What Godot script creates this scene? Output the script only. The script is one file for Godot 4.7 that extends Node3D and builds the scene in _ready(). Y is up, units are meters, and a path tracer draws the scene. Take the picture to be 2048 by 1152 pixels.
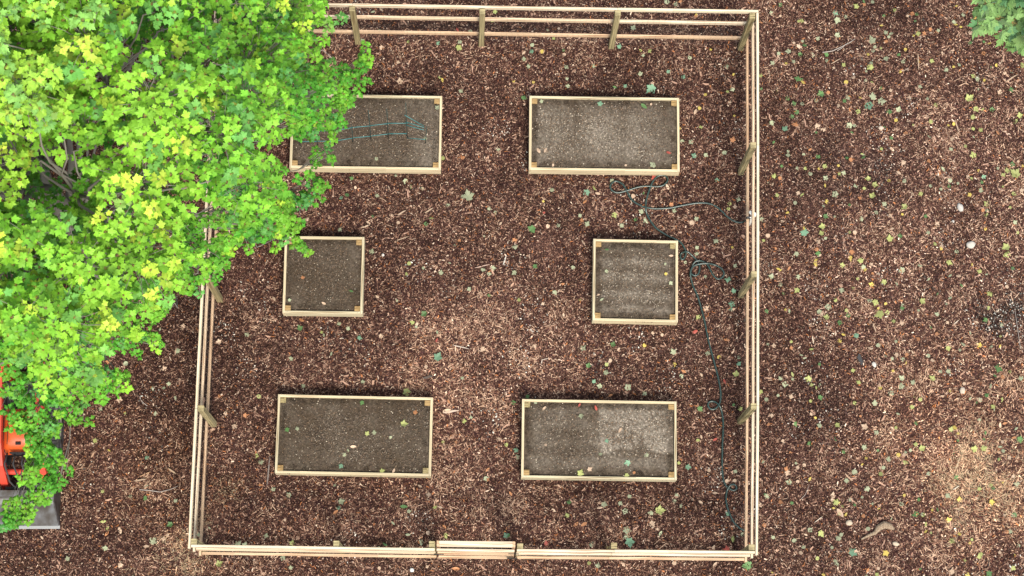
extends Node3D
# A fenced kitchen garden on bark mulch, seen from a drone. x is right, z is towards the gate, y is up; metres.

var rng := RandomNumberGenerator.new()
var lump := FastNoiseLite.new()
var M := {}
var taken := {}

# ---------------------------------------------------------------- helpers
func lin(r: float, g: float, b: float) -> Color:
	return Color(r, g, b).linear_to_srgb()

func mat(c: Color, rough := 0.8, metal := 0.0) -> StandardMaterial3D:
	var m := StandardMaterial3D.new()
	m.albedo_color = c
	m.roughness = rough
	m.metallic = metal
	m.cull_mode = BaseMaterial3D.CULL_DISABLED
	return m

func numbered(called: String) -> String:
	if not taken.has(called):
		taken[called] = 0
		return called
	taken[called] += 1
	return "%s_%03d" % [called, taken[called]]

func tag(o: Node, label: String, category: String, group := "", kind := "") -> void:
	o.set_meta("label", label)
	if category != "":
		o.set_meta("category", category)
	if group != "":
		o.set_meta("group", group)
	if kind != "":
		o.set_meta("kind", kind)

func thing(called: String, at: Vector3, turn := 0.0) -> Node3D:
	var o := Node3D.new()
	o.name = numbered(called)
	o.position = at
	o.rotation.y = turn
	add_child(o)
	return o

func piece(called: String, mesh: Mesh, m: Material, parent: Node) -> MeshInstance3D:
	var o := MeshInstance3D.new()
	o.name = called if parent != self else numbered(called)
	o.mesh = mesh
	if m:
		o.material_override = m
	parent.add_child(o, true)
	return o

func tri(st: SurfaceTool, a: Vector3, b: Vector3, c: Vector3) -> void:
	st.add_vertex(a)
	st.add_vertex(b)
	st.add_vertex(c)

func quad(st: SurfaceTool, a: Vector3, b: Vector3, c: Vector3, d: Vector3) -> void:
	tri(st, a, b, c)
	tri(st, a, c, d)

func flat_tool() -> SurfaceTool:
	var st := SurfaceTool.new()
	st.begin(Mesh.PRIMITIVE_TRIANGLES)
	st.set_smooth_group(-1)
	return st

func done(st: SurfaceTool) -> ArrayMesh:
	st.generate_normals()
	return st.commit()

# a sawn length of timber: runs along x, its long edges eased
var timber_cache := {}
func timber(length: float, tall: float, deep: float, ease := 0.004) -> ArrayMesh:
	var key := "%.3f %.3f %.3f" % [length, tall, deep]
	if timber_cache.has(key):
		return timber_cache[key]
	var st := flat_tool()
	timber_into(st, Transform3D(), length, tall, deep, ease)
	var r := done(st)
	timber_cache[key] = r
	return r

func timber_into(st: SurfaceTool, at: Transform3D, length: float, tall: float, deep: float, ease := 0.004) -> void:
	var y := tall / 2.0
	var z := deep / 2.0
	var e := minf(ease, minf(y, z) * 0.6)
	var ring := [Vector2(y, z - e), Vector2(y - e, z), Vector2(-y + e, z), Vector2(-y, z - e), Vector2(-y, -z + e), Vector2(-y + e, -z), Vector2(y - e, -z), Vector2(y, -z + e)]
	var x := length / 2.0
	for i in 8:
		var p: Vector2 = ring[i]
		var q: Vector2 = ring[(i + 1) % 8]
		quad(st, at * Vector3(-x, p.x, p.y), at * Vector3(x, p.x, p.y), at * Vector3(x, q.x, q.y), at * Vector3(-x, q.x, q.y))
	for s in [-1.0, 1.0]:
		for i in range(1, 7):
			var a: Vector2 = ring[0]
			var b: Vector2 = ring[i]
			var c: Vector2 = ring[i + 1]
			if s > 0:
				tri(st, at * Vector3(x, a.x, a.y), at * Vector3(x, c.x, c.y), at * Vector3(x, b.x, b.y))
			else:
				tri(st, at * Vector3(-x, a.x, a.y), at * Vector3(-x, b.x, b.y), at * Vector3(-x, c.x, c.y))

func along(a: Vector3, b: Vector3) -> Transform3D:
	var x := (b - a).normalized()
	var up := Vector3.UP if absf(x.y) < 0.9 else Vector3(0, 0, -1)
	var z := x.cross(up).normalized()
	return Transform3D(Basis(x, z.cross(x).normalized(), z), (a + b) / 2.0)

# a board from a to b; tall is its upright measure (for an upright post: along -z), deep the other
func board(called: String, parent: Node, a: Vector3, b: Vector3, tall: float, deep: float, m: Material, ease := 0.004) -> MeshInstance3D:
	var o := piece(called, timber(a.distance_to(b), tall, deep, ease), m, parent)
	o.transform = along(a, b)
	return o

func tube_into(st: SurfaceTool, pts: Array, radii: Array, sides: int) -> void:
	var n := pts.size()
	var rings: Array = []
	var side := Vector3.RIGHT
	for i in n:
		var d: Vector3 = (pts[mini(i + 1, n - 1)] - pts[maxi(i - 1, 0)]).normalized()
		if i == 0:
			side = d.cross(Vector3.UP if absf(d.y) < 0.9 else Vector3.RIGHT).normalized()
		side = (side - d * side.dot(d)).normalized()
		var up := d.cross(side)
		var ring := PackedVector3Array()
		for k in sides:
			var t := TAU * k / sides
			ring.append(pts[i] + (side * cos(t) + up * sin(t)) * radii[i])
		rings.append(ring)
	for i in n - 1:
		for k in sides:
			var j := (k + 1) % sides
			quad(st, rings[i][k], rings[i][j], rings[i + 1][j], rings[i + 1][k])
	for k in range(1, sides - 1):
		tri(st, rings[0][0], rings[0][k + 1], rings[0][k])
		tri(st, rings[n - 1][0], rings[n - 1][k], rings[n - 1][k + 1])

func tube(pts: Array, radii: Array, sides := 6, smooth := true) -> ArrayMesh:
	var st := SurfaceTool.new()
	st.begin(Mesh.PRIMITIVE_TRIANGLES)
	st.set_smooth_group(0 if smooth else -1)
	tube_into(st, pts, radii, sides)
	return done(st)

func rod(a: Vector3, b: Vector3, r: float, sides := 8) -> ArrayMesh:
	return tube([a, b], [r, r], sides)

func copies(called: String, mesh: Mesh, at: Array, tints: Array, m: Material, parent: Node) -> MultiMeshInstance3D:
	var mm := MultiMesh.new()
	mm.transform_format = MultiMesh.TRANSFORM_3D
	mm.use_colors = true
	mm.mesh = mesh
	mm.instance_count = at.size()
	for i in at.size():
		mm.set_instance_transform(i, at[i])
		mm.set_instance_color(i, tints[i])
	var o := MultiMeshInstance3D.new()
	o.name = called
	o.multimesh = mm
	if m:
		o.material_override = m
	o.set_meta("kind", "stuff")
	parent.add_child(o, true)
	return o

func facing(normal: Vector3, towards: Vector3) -> Basis:
	var y := normal.normalized()
	var z := (towards - y * towards.dot(y)).normalized()
	return Basis(y.cross(z), y, z)

# ---------------------------------------------------------------- textures
func wood_image(grain: float, knots: int, s: int) -> Image:
	var im := Image.create(512, 512, false, Image.FORMAT_RGB8)
	var n := FastNoiseLite.new()
	n.seed = s
	n.frequency = 0.02
	n.fractal_octaves = 4
	var spots: Array = []
	for i in knots:
		spots.append(Vector3(rng.randf() * 512, rng.randf() * 512, rng.randf_range(8, 16)))
	for y in 512:
		for x in 512:
			var v := y * 1.0
			var dark := 0.0
			for k in spots:
				var dx: float = (x - k.x) / 6.0
				var dy: float = y - k.y
				var d: float = sqrt(dx * dx + dy * dy) / k.z
				if d < 3.0:
					v += dy * 0.8 * exp(-d * d)
					dark = maxf(dark, clampf(1.25 - d * 1.15, 0.0, 1.0))
			var g := n.get_noise_2d(x * 0.35, v * 5.0) * 0.5 + n.get_noise_2d(x * 0.1 + 300.0, v * 1.1) * 0.7
			var t := clampf(1.0 - grain * (0.5 + g), 0.0, 1.0)
			var c := Color(t, t * (0.985 + 0.015 * t), t * (0.94 + 0.06 * t))
			im.set_pixel(x, y, c.lerp(Color(0.42, 0.28, 0.17), dark * 0.75))
	return im

func chip_images(size: int, strokes: int) -> Array:
	var im := Image.create(size, size, false, Image.FORMAT_RGB8)
	var hi := Image.create(size, size, false, Image.FORMAT_RGB8)
	im.fill(Color(0.25, 0.18, 0.16))
	hi.fill(Color(0.15, 0.15, 0.15))
	for i in strokes:
		var f := float(i) / strokes
		var p := Vector2(rng.randf() * size, rng.randf() * size)
		var a := rng.randf() * TAU
		var d := Vector2(cos(a), sin(a))
		var len := rng.randf_range(2.0, 9.0)
		var wid := rng.randf_range(0.7, 2.0)
		var c := chip_color().linear_to_srgb()
		var h := 0.2 + 0.75 * f * rng.randf_range(0.6, 1.0)
		var k := -len
		while k <= len:
			var w := -wid
			while w <= wid:
				var x := posmod(int(p.x + d.x * k - d.y * w), size)
				var y := posmod(int(p.y + d.y * k + d.x * w), size)
				im.set_pixel(x, y, c)
				hi.set_pixel(x, y, Color(h, h, h))
				w += 0.7
			k += 0.7
	return [im, hi]

# bark mulch: mostly dark red-brown bark, some bare wood
func chip_color() -> Color:
	var u := rng.randf()
	var v := rng.randf_range(0.7, 1.3)
	if u < 0.50:
		return Color(0.0267 * v, 0.0130 * v, 0.0108 * v)
	if u < 0.73:
		return Color(0.0688 * v, 0.0339 * v, 0.0254 * v)
	if u < 0.912:
		return Color(0.1591 * v, 0.0881 * v, 0.0634 * v)
	if u < 0.972:
		return Color(0.2924 * v, 0.1905 * v, 0.1388 * v)
	if u < 0.985:
		return Color(0.2150 * v, 0.0866 * v, 0.0373 * v)
	return Color(0.3956 * v, 0.3070 * v, 0.2388 * v)

func soil_image(size: int) -> Image:
	var im := Image.create(size, size, false, Image.FORMAT_RGB8)
	var n := FastNoiseLite.new()
	n.seed = 41
	n.frequency = 0.03
	n.fractal_octaves = 3
	for y in size:
		for x in size:
			var v := 0.74 + 0.20 * n.get_noise_2d(x, y) + rng.randf_range(-0.12, 0.12)
			if rng.randf() < 0.012:
				v += 0.3
			im.set_pixel(x, y, Color(v, v, v))
	return im

# ---------------------------------------------------------------- ground
var patches: Array = []
func ground_height(x: float, z: float) -> float:
	return lump.get_noise_2d(x * 3.0, z * 3.0) * 0.018 + lump.get_noise_2d(x * 0.5 + 90.0, z * 0.5) * 0.02 - 0.012

func region(x: float, z: float) -> Color:
	var t := Vector3(1, 1, 1)
	var wob := Vector2(lump.get_noise_2d(x * 2.0, z * 2.0 + 50.0), lump.get_noise_2d(x * 2.0 + 70.0, z * 2.0)) * 0.7
	for p in patches:
		var at: Vector3 = p[0]
		var d := Vector2((x + wob.x - at.x) / p[1], (z + wob.y - at.z) / p[2]).length()
		var k := clampf(1.5 - d, 0.0, 1.0)
		k = k * k * (3.0 - 2.0 * k)
		t *= Vector3.ONE.lerp(p[3], k)
	var w := 1.0 + 0.24 * lump.get_noise_2d(x * 0.9 + 20.0, z * 0.9 - 40.0) + 0.24 * lump.get_noise_2d(x * 3.3, z * 3.3 + 9.0)
	return Color(t.x * w, t.y * w, t.z * w)

func beds_at(x: float, z: float, grow: float) -> bool:
	for b in beds:
		if absf(x - b[1].x) < b[3] / 2.0 + grow and absf(z - b[1].z) < b[4] / 2.0 + grow:
			return true
	return false

func clump(count: int, spread: float, long: Vector2, wide: Vector2, thick: float, palette: int) -> ArrayMesh:
	var st := flat_tool()
	for i in count:
		var a := rng.randf() * TAU
		var r := sqrt(rng.randf()) * spread
		var p := Vector3(cos(a) * r, rng.randf() * rng.randf() * 0.03 + 0.002, sin(a) * r)
		var l := lerpf(long.x, long.y, pow(rng.randf(), 2.0))
		var w := lerpf(wide.x, wide.y, rng.randf())
		var h := thick * rng.randf_range(0.5, 1.0)
		var bs := Basis.from_euler(Vector3(rng.randf_range(-0.45, 0.45), rng.randf() * TAU, rng.randf_range(-0.45, 0.45)))
		var c := chip_color()
		if palette == 1:
			var v := rng.randf_range(0.7, 1.25)
			c = Color(0.38 * v, 0.26 * v, 0.185 * v) if rng.randf() < 0.45 else Color(0.15 * v, 0.085 * v, 0.058 * v)
		if palette == 2:
			var v := rng.randf_range(0.5, 1.3)
			c = Color(0.40 * v, 0.38 * v, 0.34 * v) if rng.randf() < 0.45 else Color(0.06 * v, 0.056 * v, 0.05 * v)
		if palette == 3:
			var v := rng.randf_range(0.6, 1.4)
			c = Color(0.072 * v, 0.054 * v, 0.039 * v)
			if rng.randf() < 0.045:
				c = Color(0.50, 0.44, 0.35) * rng.randf_range(0.5, 1.1)
			elif rng.randf() < 0.1:
				c = Color(0.20, 0.13, 0.08) * rng.randf_range(0.6, 1.2)
		if palette == 6:
			var v := rng.randf_range(0.75, 1.15)
			c = Color(0.125 * v, 0.122 * v, 0.119 * v)
		if palette == 4:
			var v := rng.randf_range(0.6, 1.2)
			c = Color(0.265 * v, 0.212 * v, 0.150 * v)
		if palette == 5:
			var v := rng.randf_range(0.6, 1.3)
			c = Color(0.20 * v, 0.125 * v, 0.092 * v) if rng.randf() < 0.6 else Color(0.06 * v, 0.036 * v, 0.03 * v)
		st.set_color(c)
		var x := bs.x * l / 2.0
		var z := bs.z * w / 2.0
		var y := bs.y * h
		var s := rng.randf_range(0.35, 1.0)
		var e := rng.randf_range(0.35, 1.0)
		var bow := bs.z * rng.randf_range(-0.5, 0.5) * w
		var p0 := p - x - z * s
		var p1 := p - x + z * s
		var p2 := p + bow + z
		var p3 := p + x + z * e
		var p4 := p + x - z * e
		var p5 := p + bow - z
		quad(st, p0 + y, p5 + y, p2 + y, p1 + y)
		quad(st, p5 + y, p4 + y, p3 + y, p2 + y)
		quad(st, p0, p0 + y, p1 + y, p1)
		quad(st, p4, p3, p3 + y, p4 + y)
		quad(st, p1, p1 + y, p2 + y, p2)
		quad(st, p2, p2 + y, p3 + y, p3)
		quad(st, p5, p5 + y, p0 + y, p0)
		quad(st, p4, p4 + y, p5 + y, p5)
	return done(st)

func build_ground() -> void:
	var xs: Array = [-400.0, -150.0, -60.0, -30.0, -18.0]
	var x := -13.0
	while x <= 14.0:
		xs.append(x)
		x += 0.14
	xs.append_array([19.0, 31.0, 60.0, 150.0, 400.0])
	var zs: Array = [-400.0, -160.0, -70.0, -36.0, -22.0]
	var z := -16.0
	while z <= 2.0:
		zs.append(z)
		z += 0.14
	zs.append_array([8.0, 20.0, 45.0, 150.0, 400.0])
	var st := SurfaceTool.new()
	st.begin(Mesh.PRIMITIVE_TRIANGLES)
	for zz in zs:
		for xx in xs:
			var c := region(xx, zz)
			st.set_color(c)
			st.set_uv(Vector2(xx, zz) / 3.2)
			st.add_vertex(Vector3(xx, ground_height(xx, zz), zz))
	var w := xs.size()
	for j in zs.size() - 1:
		for i in w - 1:
			var k := j * w + i
			for q in [k, k + 1, k + w + 1, k, k + w + 1, k + w]:
				st.add_index(q)
	st.generate_normals()
	var im := chip_images(1024, 46000)
	var m := mat(Color.WHITE, 0.95)
	m.vertex_color_use_as_albedo = true
	m.albedo_texture = ImageTexture.create_from_image(im[0])
	var nm: Image = im[1]
	nm.bump_map_to_normal_map(4.0)
	m.normal_enabled = true
	m.normal_texture = ImageTexture.create_from_image(nm)
	m.normal_scale = 1.0
	m.metallic_specular = 0.2
	var o := piece("ground", st.commit(), m, self)
	tag(o, "brown ground covered in bark mulch around and inside the fenced garden", "", "", "structure")

	# the loose chips themselves
	var mulch := thing("bark_mulch", Vector3.ZERO)
	tag(mulch, "loose bark and wood chips strewn over the whole ground", "", "", "stuff")
	var cm := mat(Color.WHITE, 0.9)
	cm.vertex_color_use_as_albedo = true
	cm.metallic_specular = 0.25
	var kinds := [[10, 62, 0.24, Vector2(0.012, 0.062), Vector2(0.005, 0.017), 0.009, 0], [5, 34, 0.22, Vector2(0.03, 0.13), Vector2(0.004, 0.010), 0.006, 1], [2, 26, 0.24, Vector2(0.008, 0.035), Vector2(0.008, 0.025), 0.012, 2], [2, 40, 0.24, Vector2(0.04, 0.14), Vector2(0.003, 0.006), 0.004, 4], [4, 9, 0.30, Vector2(0.04, 0.11), Vector2(0.012, 0.032), 0.012, 5]]
	var spots: Array = []
	var tints: Array = []
	var meshes: Array = []
	var first: Array = []
	for k in kinds:
		first.append(meshes.size())
		for i in k[0]:
			meshes.append(clump(k[1], k[2], k[3], k[4], k[5], k[6]))
			spots.append([])
			tints.append([])
	for i in 17000:
		var px := rng.randf_range(-10.6, 11.2)
		var pz := rng.randf_range(-14.0, -0.6)
		if i >= 14000:  # thinner beyond what the picture shows
			px = rng.randf_range(-20.0, 20.0)
			pz = rng.randf_range(-24.0, 8.0)
		if beds_at(px, pz, -0.25):
			continue
		var c := region(px, pz)
		var kind := 0
		var u := rng.randf()
		var pale := c.r
		var fibre := clampf(0.07 + (pale - 1.0) * 0.55, 0.03, 0.62)
		if u < fibre:
			kind = 1
		elif u < fibre + (0.5 if c.b > c.r * 1.12 else 0.012):
			kind = 2
		elif u < fibre + clampf((c.r / maxf(c.b, 0.05) - 1.15) * 2.0, 0.0, 0.5):
			kind = 3
		if rng.randf() < 0.07 and kind == 0:
			kind = 4
		var s := rng.randf_range(0.8, 1.2)
		var at := Transform3D(Basis(Vector3.UP, rng.randf() * TAU).scaled(Vector3(s, rng.randf_range(0.7, 1.2), s)), Vector3(px, ground_height(px, pz) - 0.003, pz))
		var v := rng.randf_range(0.82, 1.2)
		if kind > 0:
			c = Color(1, 1, 1).lerp(c, 0.3)
		var n: int = first[kind] + rng.randi() % int(kinds[kind][0])
		spots[n].append(at)
		tints[n].append(Color(c.r * v, c.g * v, c.b * v))
	for n in meshes.size():
		if spots[n].size():
			copies("wood_chips", meshes[n], spots[n], tints[n], cm, mulch)

# ---------------------------------------------------------------- raised beds
var beds: Array = []
func soil_tone(kind: String, u: float, v: float, x: float, z: float) -> Color:
	# u, v run 0..1 over the bed; dry soil is pale, damp soil dark
	var n := lump.get_noise_2d(x * 2.2, z * 2.2 + 200.0)
	var fine := lump.get_noise_2d(x * 9.0, z * 9.0)
	var dry := 0.0
	if kind == "TR":
		dry = 0.78 + n * 0.25
		for s in [0.30, 0.63, 0.90]:
			dry -= 0.5 * exp(-pow((u - s + n * 0.03) / 0.035, 2.0)) * clampf(1.1 - v * 0.9, 0.0, 1.0)
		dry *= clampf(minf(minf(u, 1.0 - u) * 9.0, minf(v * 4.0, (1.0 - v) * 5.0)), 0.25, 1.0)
	elif kind == "SR":
		dry = 0.5 + 0.3 * sin(v * 30.0 + n) + n * 0.4
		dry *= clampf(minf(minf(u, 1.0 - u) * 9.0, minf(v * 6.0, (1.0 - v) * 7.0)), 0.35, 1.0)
	elif kind == "BR":
		dry = 0.36 + n * 0.3 + 0.1 * sin(v * 26.0)
		if u > 0.5 + n * 0.02 and v < 0.62 + n * 0.2:
			dry = 1.2 + n * 0.2
		elif v > 0.75:
			dry += 0.2
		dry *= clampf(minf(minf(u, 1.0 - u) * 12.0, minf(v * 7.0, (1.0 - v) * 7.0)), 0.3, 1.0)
	elif kind == "TL":
		dry = 0.16 + clampf((u - 0.75) * 1.6, 0.0, 0.35) + n * 0.2
	else:
		dry = 0.1 + n * 0.2
	dry = clampf(dry + fine * 0.18, 0.0, 1.3)
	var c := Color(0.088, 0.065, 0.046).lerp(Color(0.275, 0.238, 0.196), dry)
	return c

func build_bed(kind: String, at: Vector3, turn: float, long: float, wide: float, label: String, proto_crumbs: Array) -> void:
	var o := thing("raised_bed", at, turn)
	tag(o, label, "raised bed", "raised planting beds inside the fence")
	var t := 0.038
	var h := 0.262
	var top := 0.272
	var y := top - h / 2.0
	var x := long / 2.0
	var z := wide / 2.0
	var keep := rng.randi() % 3
	board("side_board", o, Vector3(-x + t, y, -z + t / 2.0), Vector3(x - t, y, -z + t / 2.0), h, t, M.bed[keep])
	board("side_board", o, Vector3(-x + t, y, z - t / 2.0), Vector3(x - t, y, z - t / 2.0), h, t, M.bed[(keep + 1) % 3])
	board("end_board", o, Vector3(-x + t / 2.0, y + 0.002, -z), Vector3(-x + t / 2.0, y + 0.002, z), h, t, M.bed[(keep + 2) % 3])
	board("end_board", o, Vector3(x - t / 2.0, y - 0.001, -z), Vector3(x - t / 2.0, y - 0.001, z), h, t, M.bed[(keep + 1) % 3])
	for sx in [-1.0, 1.0]:
		for sz in [-1.0, 1.0]:
			var c := Vector3(sx * (x - t - 0.046), 0, sz * (z - t - 0.046))
			board("corner_post", o, c + Vector3(0, 0.0, 0), c + Vector3(0, top - rng.randf_range(0.006, 0.014), 0), 0.088, 0.088, M.post_end[rng.randi() % 3], 0.003)
			for k in 2:
				var bolt := piece("screw", M.screw_mesh, M.steel, o)
				bolt.position = Vector3(sx * (x - 0.019), top + 0.0015, sz * (z - 0.012 - k * 0.045)) if k == 0 else Vector3(sx * (x - 0.075), top + 0.0005, sz * (z - 0.019))
	# soil
	var st := SurfaceTool.new()
	st.begin(Mesh.PRIMITIVE_TRIANGLES)
	var nx := int(long / 0.03)
	var nz := int(wide / 0.03)
	var ix := x - t - 0.001
	var iz := z - t - 0.001
	for j in nz + 1:
		for i in nx + 1:
			var u := float(i) / nx
			var v := float(j) / nz
			var wx := at.x + (u - 0.5) * long
			var wz := at.z + (v - 0.5) * wide
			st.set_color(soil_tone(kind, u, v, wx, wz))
			var hh := 0.235 + lump.get_noise_2d(wx * 5.0, wz * 5.0) * 0.014 + lump.get_noise_2d(wx * 22.0, wz * 22.0) * 0.010
			var edge := minf(minf(u, 1.0 - u) * long, minf(v, 1.0 - v) * wide)
			hh -= 0.02 * exp(-edge / 0.05)
			st.set_uv(Vector2(wx, wz) / 0.9)
			st.add_vertex(Vector3((u - 0.5) * 2.0 * ix, hh, (v - 0.5) * 2.0 * iz))
	for j in nz:
		for i in nx:
			var k := j * (nx + 1) + i
			for q in [k, k + 1, k + nx + 2, k, k + nx + 2, k + nx + 1]:
				st.add_index(q)
	st.generate_normals()
	var soil := piece("soil", st.commit(), M.soil, o)
	var at2: Array = []
	var tint: Array = []
	for i in int(long * wide * 34.0):
		var lx := rng.randf_range(-ix + 0.13, ix - 0.13)
		var lz := rng.randf_range(-iz + 0.13, iz - 0.13)
		at2.append(Transform3D(Basis(Vector3.UP, rng.randf() * TAU), Vector3(lx, 0.230, lz)))
		var c := soil_tone(kind, lx / long + 0.5, lz / wide + 0.5, at.x + lx, at.z + lz)
		var g := 0.80 + c.r * 1.5
		tint.append(Color(g, g, g))
	for i in int((long + wide) * 26.0):   # up against the boards
		var lx := rng.randf_range(-ix + 0.05, ix - 0.05)
		var lz := (iz - rng.randf_range(0.045, 0.09)) * (1.0 if rng.randf() < 0.5 else -1.0)
		if i % 3 == 0:
			lx = (ix - rng.randf_range(0.045, 0.09)) * (1.0 if rng.randf() < 0.5 else -1.0)
			lz = rng.randf_range(-iz + 0.05, iz - 0.05)
		at2.append(Transform3D(Basis(Vector3.UP, rng.randf() * TAU).scaled(Vector3(0.2, 1.6, 0.2)), Vector3(lx, 0.222, lz)))
		tint.append(Color(1.1, 1.05, 1.0))
	var clods: Array = []
	var clod_tint: Array = []
	for i in int(long * wide * 9.0):
		var lx := rng.randf_range(-ix + 0.2, ix - 0.2)
		var lz := rng.randf_range(-iz + 0.2, iz - 0.2)
		clods.append(Transform3D(Basis(Vector3.UP, rng.randf() * TAU), Vector3(lx, 0.229, lz)))
		var c := soil_tone(kind, lx / long + 0.5, lz / wide + 0.5, at.x + lx, at.z + lz)
		clod_tint.append(Color(c.r, c.g, c.b) * 8.0)
	copies("soil_clods", M.clods, clods, clod_tint, M.crumb, soil)
	var each := at2.size() / proto_crumbs.size()
	for k in proto_crumbs.size():
		copies("soil_crumbs", proto_crumbs[k], at2.slice(k * each, (k + 1) * each), tint.slice(k * each, (k + 1) * each), M.crumb, soil)

# ---------------------------------------------------------------- fence and gate
const TALL := 1.64
func wire_mesh(st: SurfaceTool, a: Vector3, b: Vector3) -> void:
	var dir := (b - a)
	var len := dir.length()
	var r := 0.0005
	var y := 0.03
	while y < 1.6:
		timber_into(st, along(a + Vector3(0, y, 0), b + Vector3(0, y, 0)), len, r * 2.0, r * 2.0, 0.0003)
		y += 0.045 if y < 0.85 else 0.09
	var d := 0.02
	while d < len:
		var p := a + dir * (d / len)
		timber_into(st, along(p + Vector3(0, 0.02, 0), p + Vector3(0, 1.62, 0)), 1.6, r * 2.0, r * 2.0, 0.0003)
		d += 0.09

func rail_run(o: Node, out: Vector3, ends: Array, mids: Array) -> void:
	# three rails one above the other on the outside of the posts, each in lengths that meet on a post
	var rows := [[TALL - 0.0445, 0], [1.045, 1], [0.33, 2]]
	for row in rows:
		for i in ends.size() - 1:
			var a: Vector3 = ends[i]
			var b: Vector3 = ends[i + 1]
			var gap := (b - a).normalized() * 0.002
			var y: float = row[0] + rng.randf_range(-0.006, 0.006)
			var tone: int = [0, 1, 3][row[1]]
			if rng.randf() < 0.35:
				tone = mini(tone + 1, 4)
			board("rail", o, a + gap + Vector3(0, y, 0) + out * (0.0445 + 0.024), b - gap + Vector3(0, y + rng.randf_range(-0.004, 0.004), 0) + out * (0.0445 + 0.024), 0.089, 0.038, M.rail[tone])

func build_fence() -> void:
	var c := Vector3(0, 0, -6.9)
	var o := thing("garden_fence", c)
	tag(o, "pale new timber fence of posts, three rails and wire mesh enclosing the beds", "fence")
	var far := -11.115
	var near := -2.745
	var left := -4.205
	var right := 4.155
	var spots := [
		Vector3(left, 0, far), Vector3(-2.13, 0, far - 0.005), Vector3(-0.10, 0, far - 0.008), Vector3(2.045, 0, far - 0.014), Vector3(4.18, 0, far - 0.02),
		Vector3(4.165, 0, -9.013), Vector3(4.147, 0, -6.965), Vector3(4.118, 0, -4.916), Vector3(4.075, 0, near - 0.03),
		Vector3(left + 0.0, 0, -8.80), Vector3(left - 0.01, 0, -6.75), Vector3(left - 0.02, 0, -4.735), Vector3(left - 0.03, 0, near),
		Vector3(-2.12, 0, near), Vector3(-0.70, 0, near), Vector3(0.612, 0, near - 0.005), Vector3(2.017, 0, near - 0.02)]
	for p in spots:
		var q: Vector3 = p - c
		var lean := Vector3(rng.randf_range(-0.012, 0.012), 0, rng.randf_range(-0.01, 0.01))
		board("post", o, q + Vector3(0, -0.3, 0) - lean * 0.2, q + Vector3(0, TALL - rng.randf_range(0.002, 0.015), 0) + lean, 0.089, 0.089, M.post[rng.randi() % 3], 0.005)
	var e := 0.085
	var back := [spots[0] - c + Vector3(-e, 0, 0), spots[1] - c, spots[3] - c, spots[4] - c + Vector3(e, 0, 0)]
	rail_run(o, Vector3(0, 0, -1), back, [])
	var rgt := [spots[4] - c + Vector3(0, 0, -0.044), spots[5] - c, spots[7] - c, spots[8] - c + Vector3(0, 0, 0.11)]
	rail_run(o, Vector3(1, 0, 0), rgt, [])
	var lft := [spots[0] - c + Vector3(0, 0, -0.044), spots[10] - c, spots[11] - c, spots[12] - c + Vector3(0, 0, 0.11)]
	rail_run(o, Vector3(-1, 0, 0), lft, [])
	rail_run(o, Vector3(0, 0, 1), [spots[12] - c + Vector3(-0.04, 0, 0), spots[14] - c + Vector3(0.045, 0, 0)], [])
	rail_run(o, Vector3(0, 0, 1), [spots[15] - c + Vector3(-0.045, 0, 0), spots[16] - c, spots[8] - c + Vector3(0.045, 0, 0)], [])
	var sides := [[spots[0], spots[4], Vector3(0, 0, -0.047)], [spots[4], spots[8], Vector3(0.047, 0, 0)], [spots[0], spots[12], Vector3(-0.047, 0, 0)], [spots[12], spots[14], Vector3(0, 0, 0.047)], [spots[15], spots[8], Vector3(0, 0, 0.047)]]
	for s in sides:
		var st := flat_tool()
		wire_mesh(st, s[0] - c + s[2], s[1] - c + s[2])
		piece("wire_mesh", done(st), M.wire, o)

	var g := thing("garden_gate", Vector3(-0.043, 0, near + 0.0), 0.004)
	tag(g, "pinkish timber gate between two posts of the front fence", "gate")
	var half := 0.585
	var hz := 0.02
	for s in [-1.0, 1.0]:
		board("stile", g, Vector3(s * (half - 0.019), 0.08, -hz), Vector3(s * (half - 0.019), TALL + 0.004, -hz), 0.089, 0.038, M.rail[4])
	board("top_rail", g, Vector3(-half + 0.039, TALL - 0.018, -hz), Vector3(half - 0.039, TALL - 0.018, -hz), 0.038, 0.089, M.rail[1])
	board("bottom_rail", g, Vector3(-half + 0.039, 0.12, -hz), Vector3(half - 0.039, 0.12, -hz), 0.038, 0.089, M.rail[3])
	var k := 0
	for y in [TALL - 0.05, 1.04, 0.33]:
		board("face_board", g, Vector3(-half + 0.004 * k, y, 0.0445 + 0.025), Vector3(half - 0.012 + 0.004 * k, y + 0.002, 0.0445 + 0.025), 0.089, 0.038, M.rail[[1, 3, 3][k]])
		k += 1
	for y in [0.4, 1.3]:
		var hinge := piece("hinge", timber(0.16, 0.09, 0.006), M.black_metal, g)
		hinge.position = Vector3(half - 0.02, y + 0.02, 0.0445 + 0.048)
	piece("latch", rod(Vector3(-half - 0.05, 1.2, 0.10), Vector3(-half + 0.1, 1.2, 0.10), 0.008), M.black_metal, g)
	var st2 := flat_tool()
	wire_mesh(st2, Vector3(-half + 0.04, 0, 0.028), Vector3(half - 0.04, 0, 0.028))
	piece("wire_mesh", done(st2), M.wire, g)

# ---------------------------------------------------------------- leaves
var leaf_meshes := {}
func leaf_blade(st: SurfaceTool, ring: Array, mid: Vector2, droop: float, fold: float) -> void:
	var n := ring.size()
	var lift := func(p: Vector2) -> Vector3:
		var r := p - mid
		return Vector3(p.x, fold * absf(p.x) - droop * r.length_squared(), p.y)
	var c: Vector3 = lift.call(mid)
	for i in n - 1:
		tri(st, c, lift.call(ring[i + 1]), lift.call(ring[i]))

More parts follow.
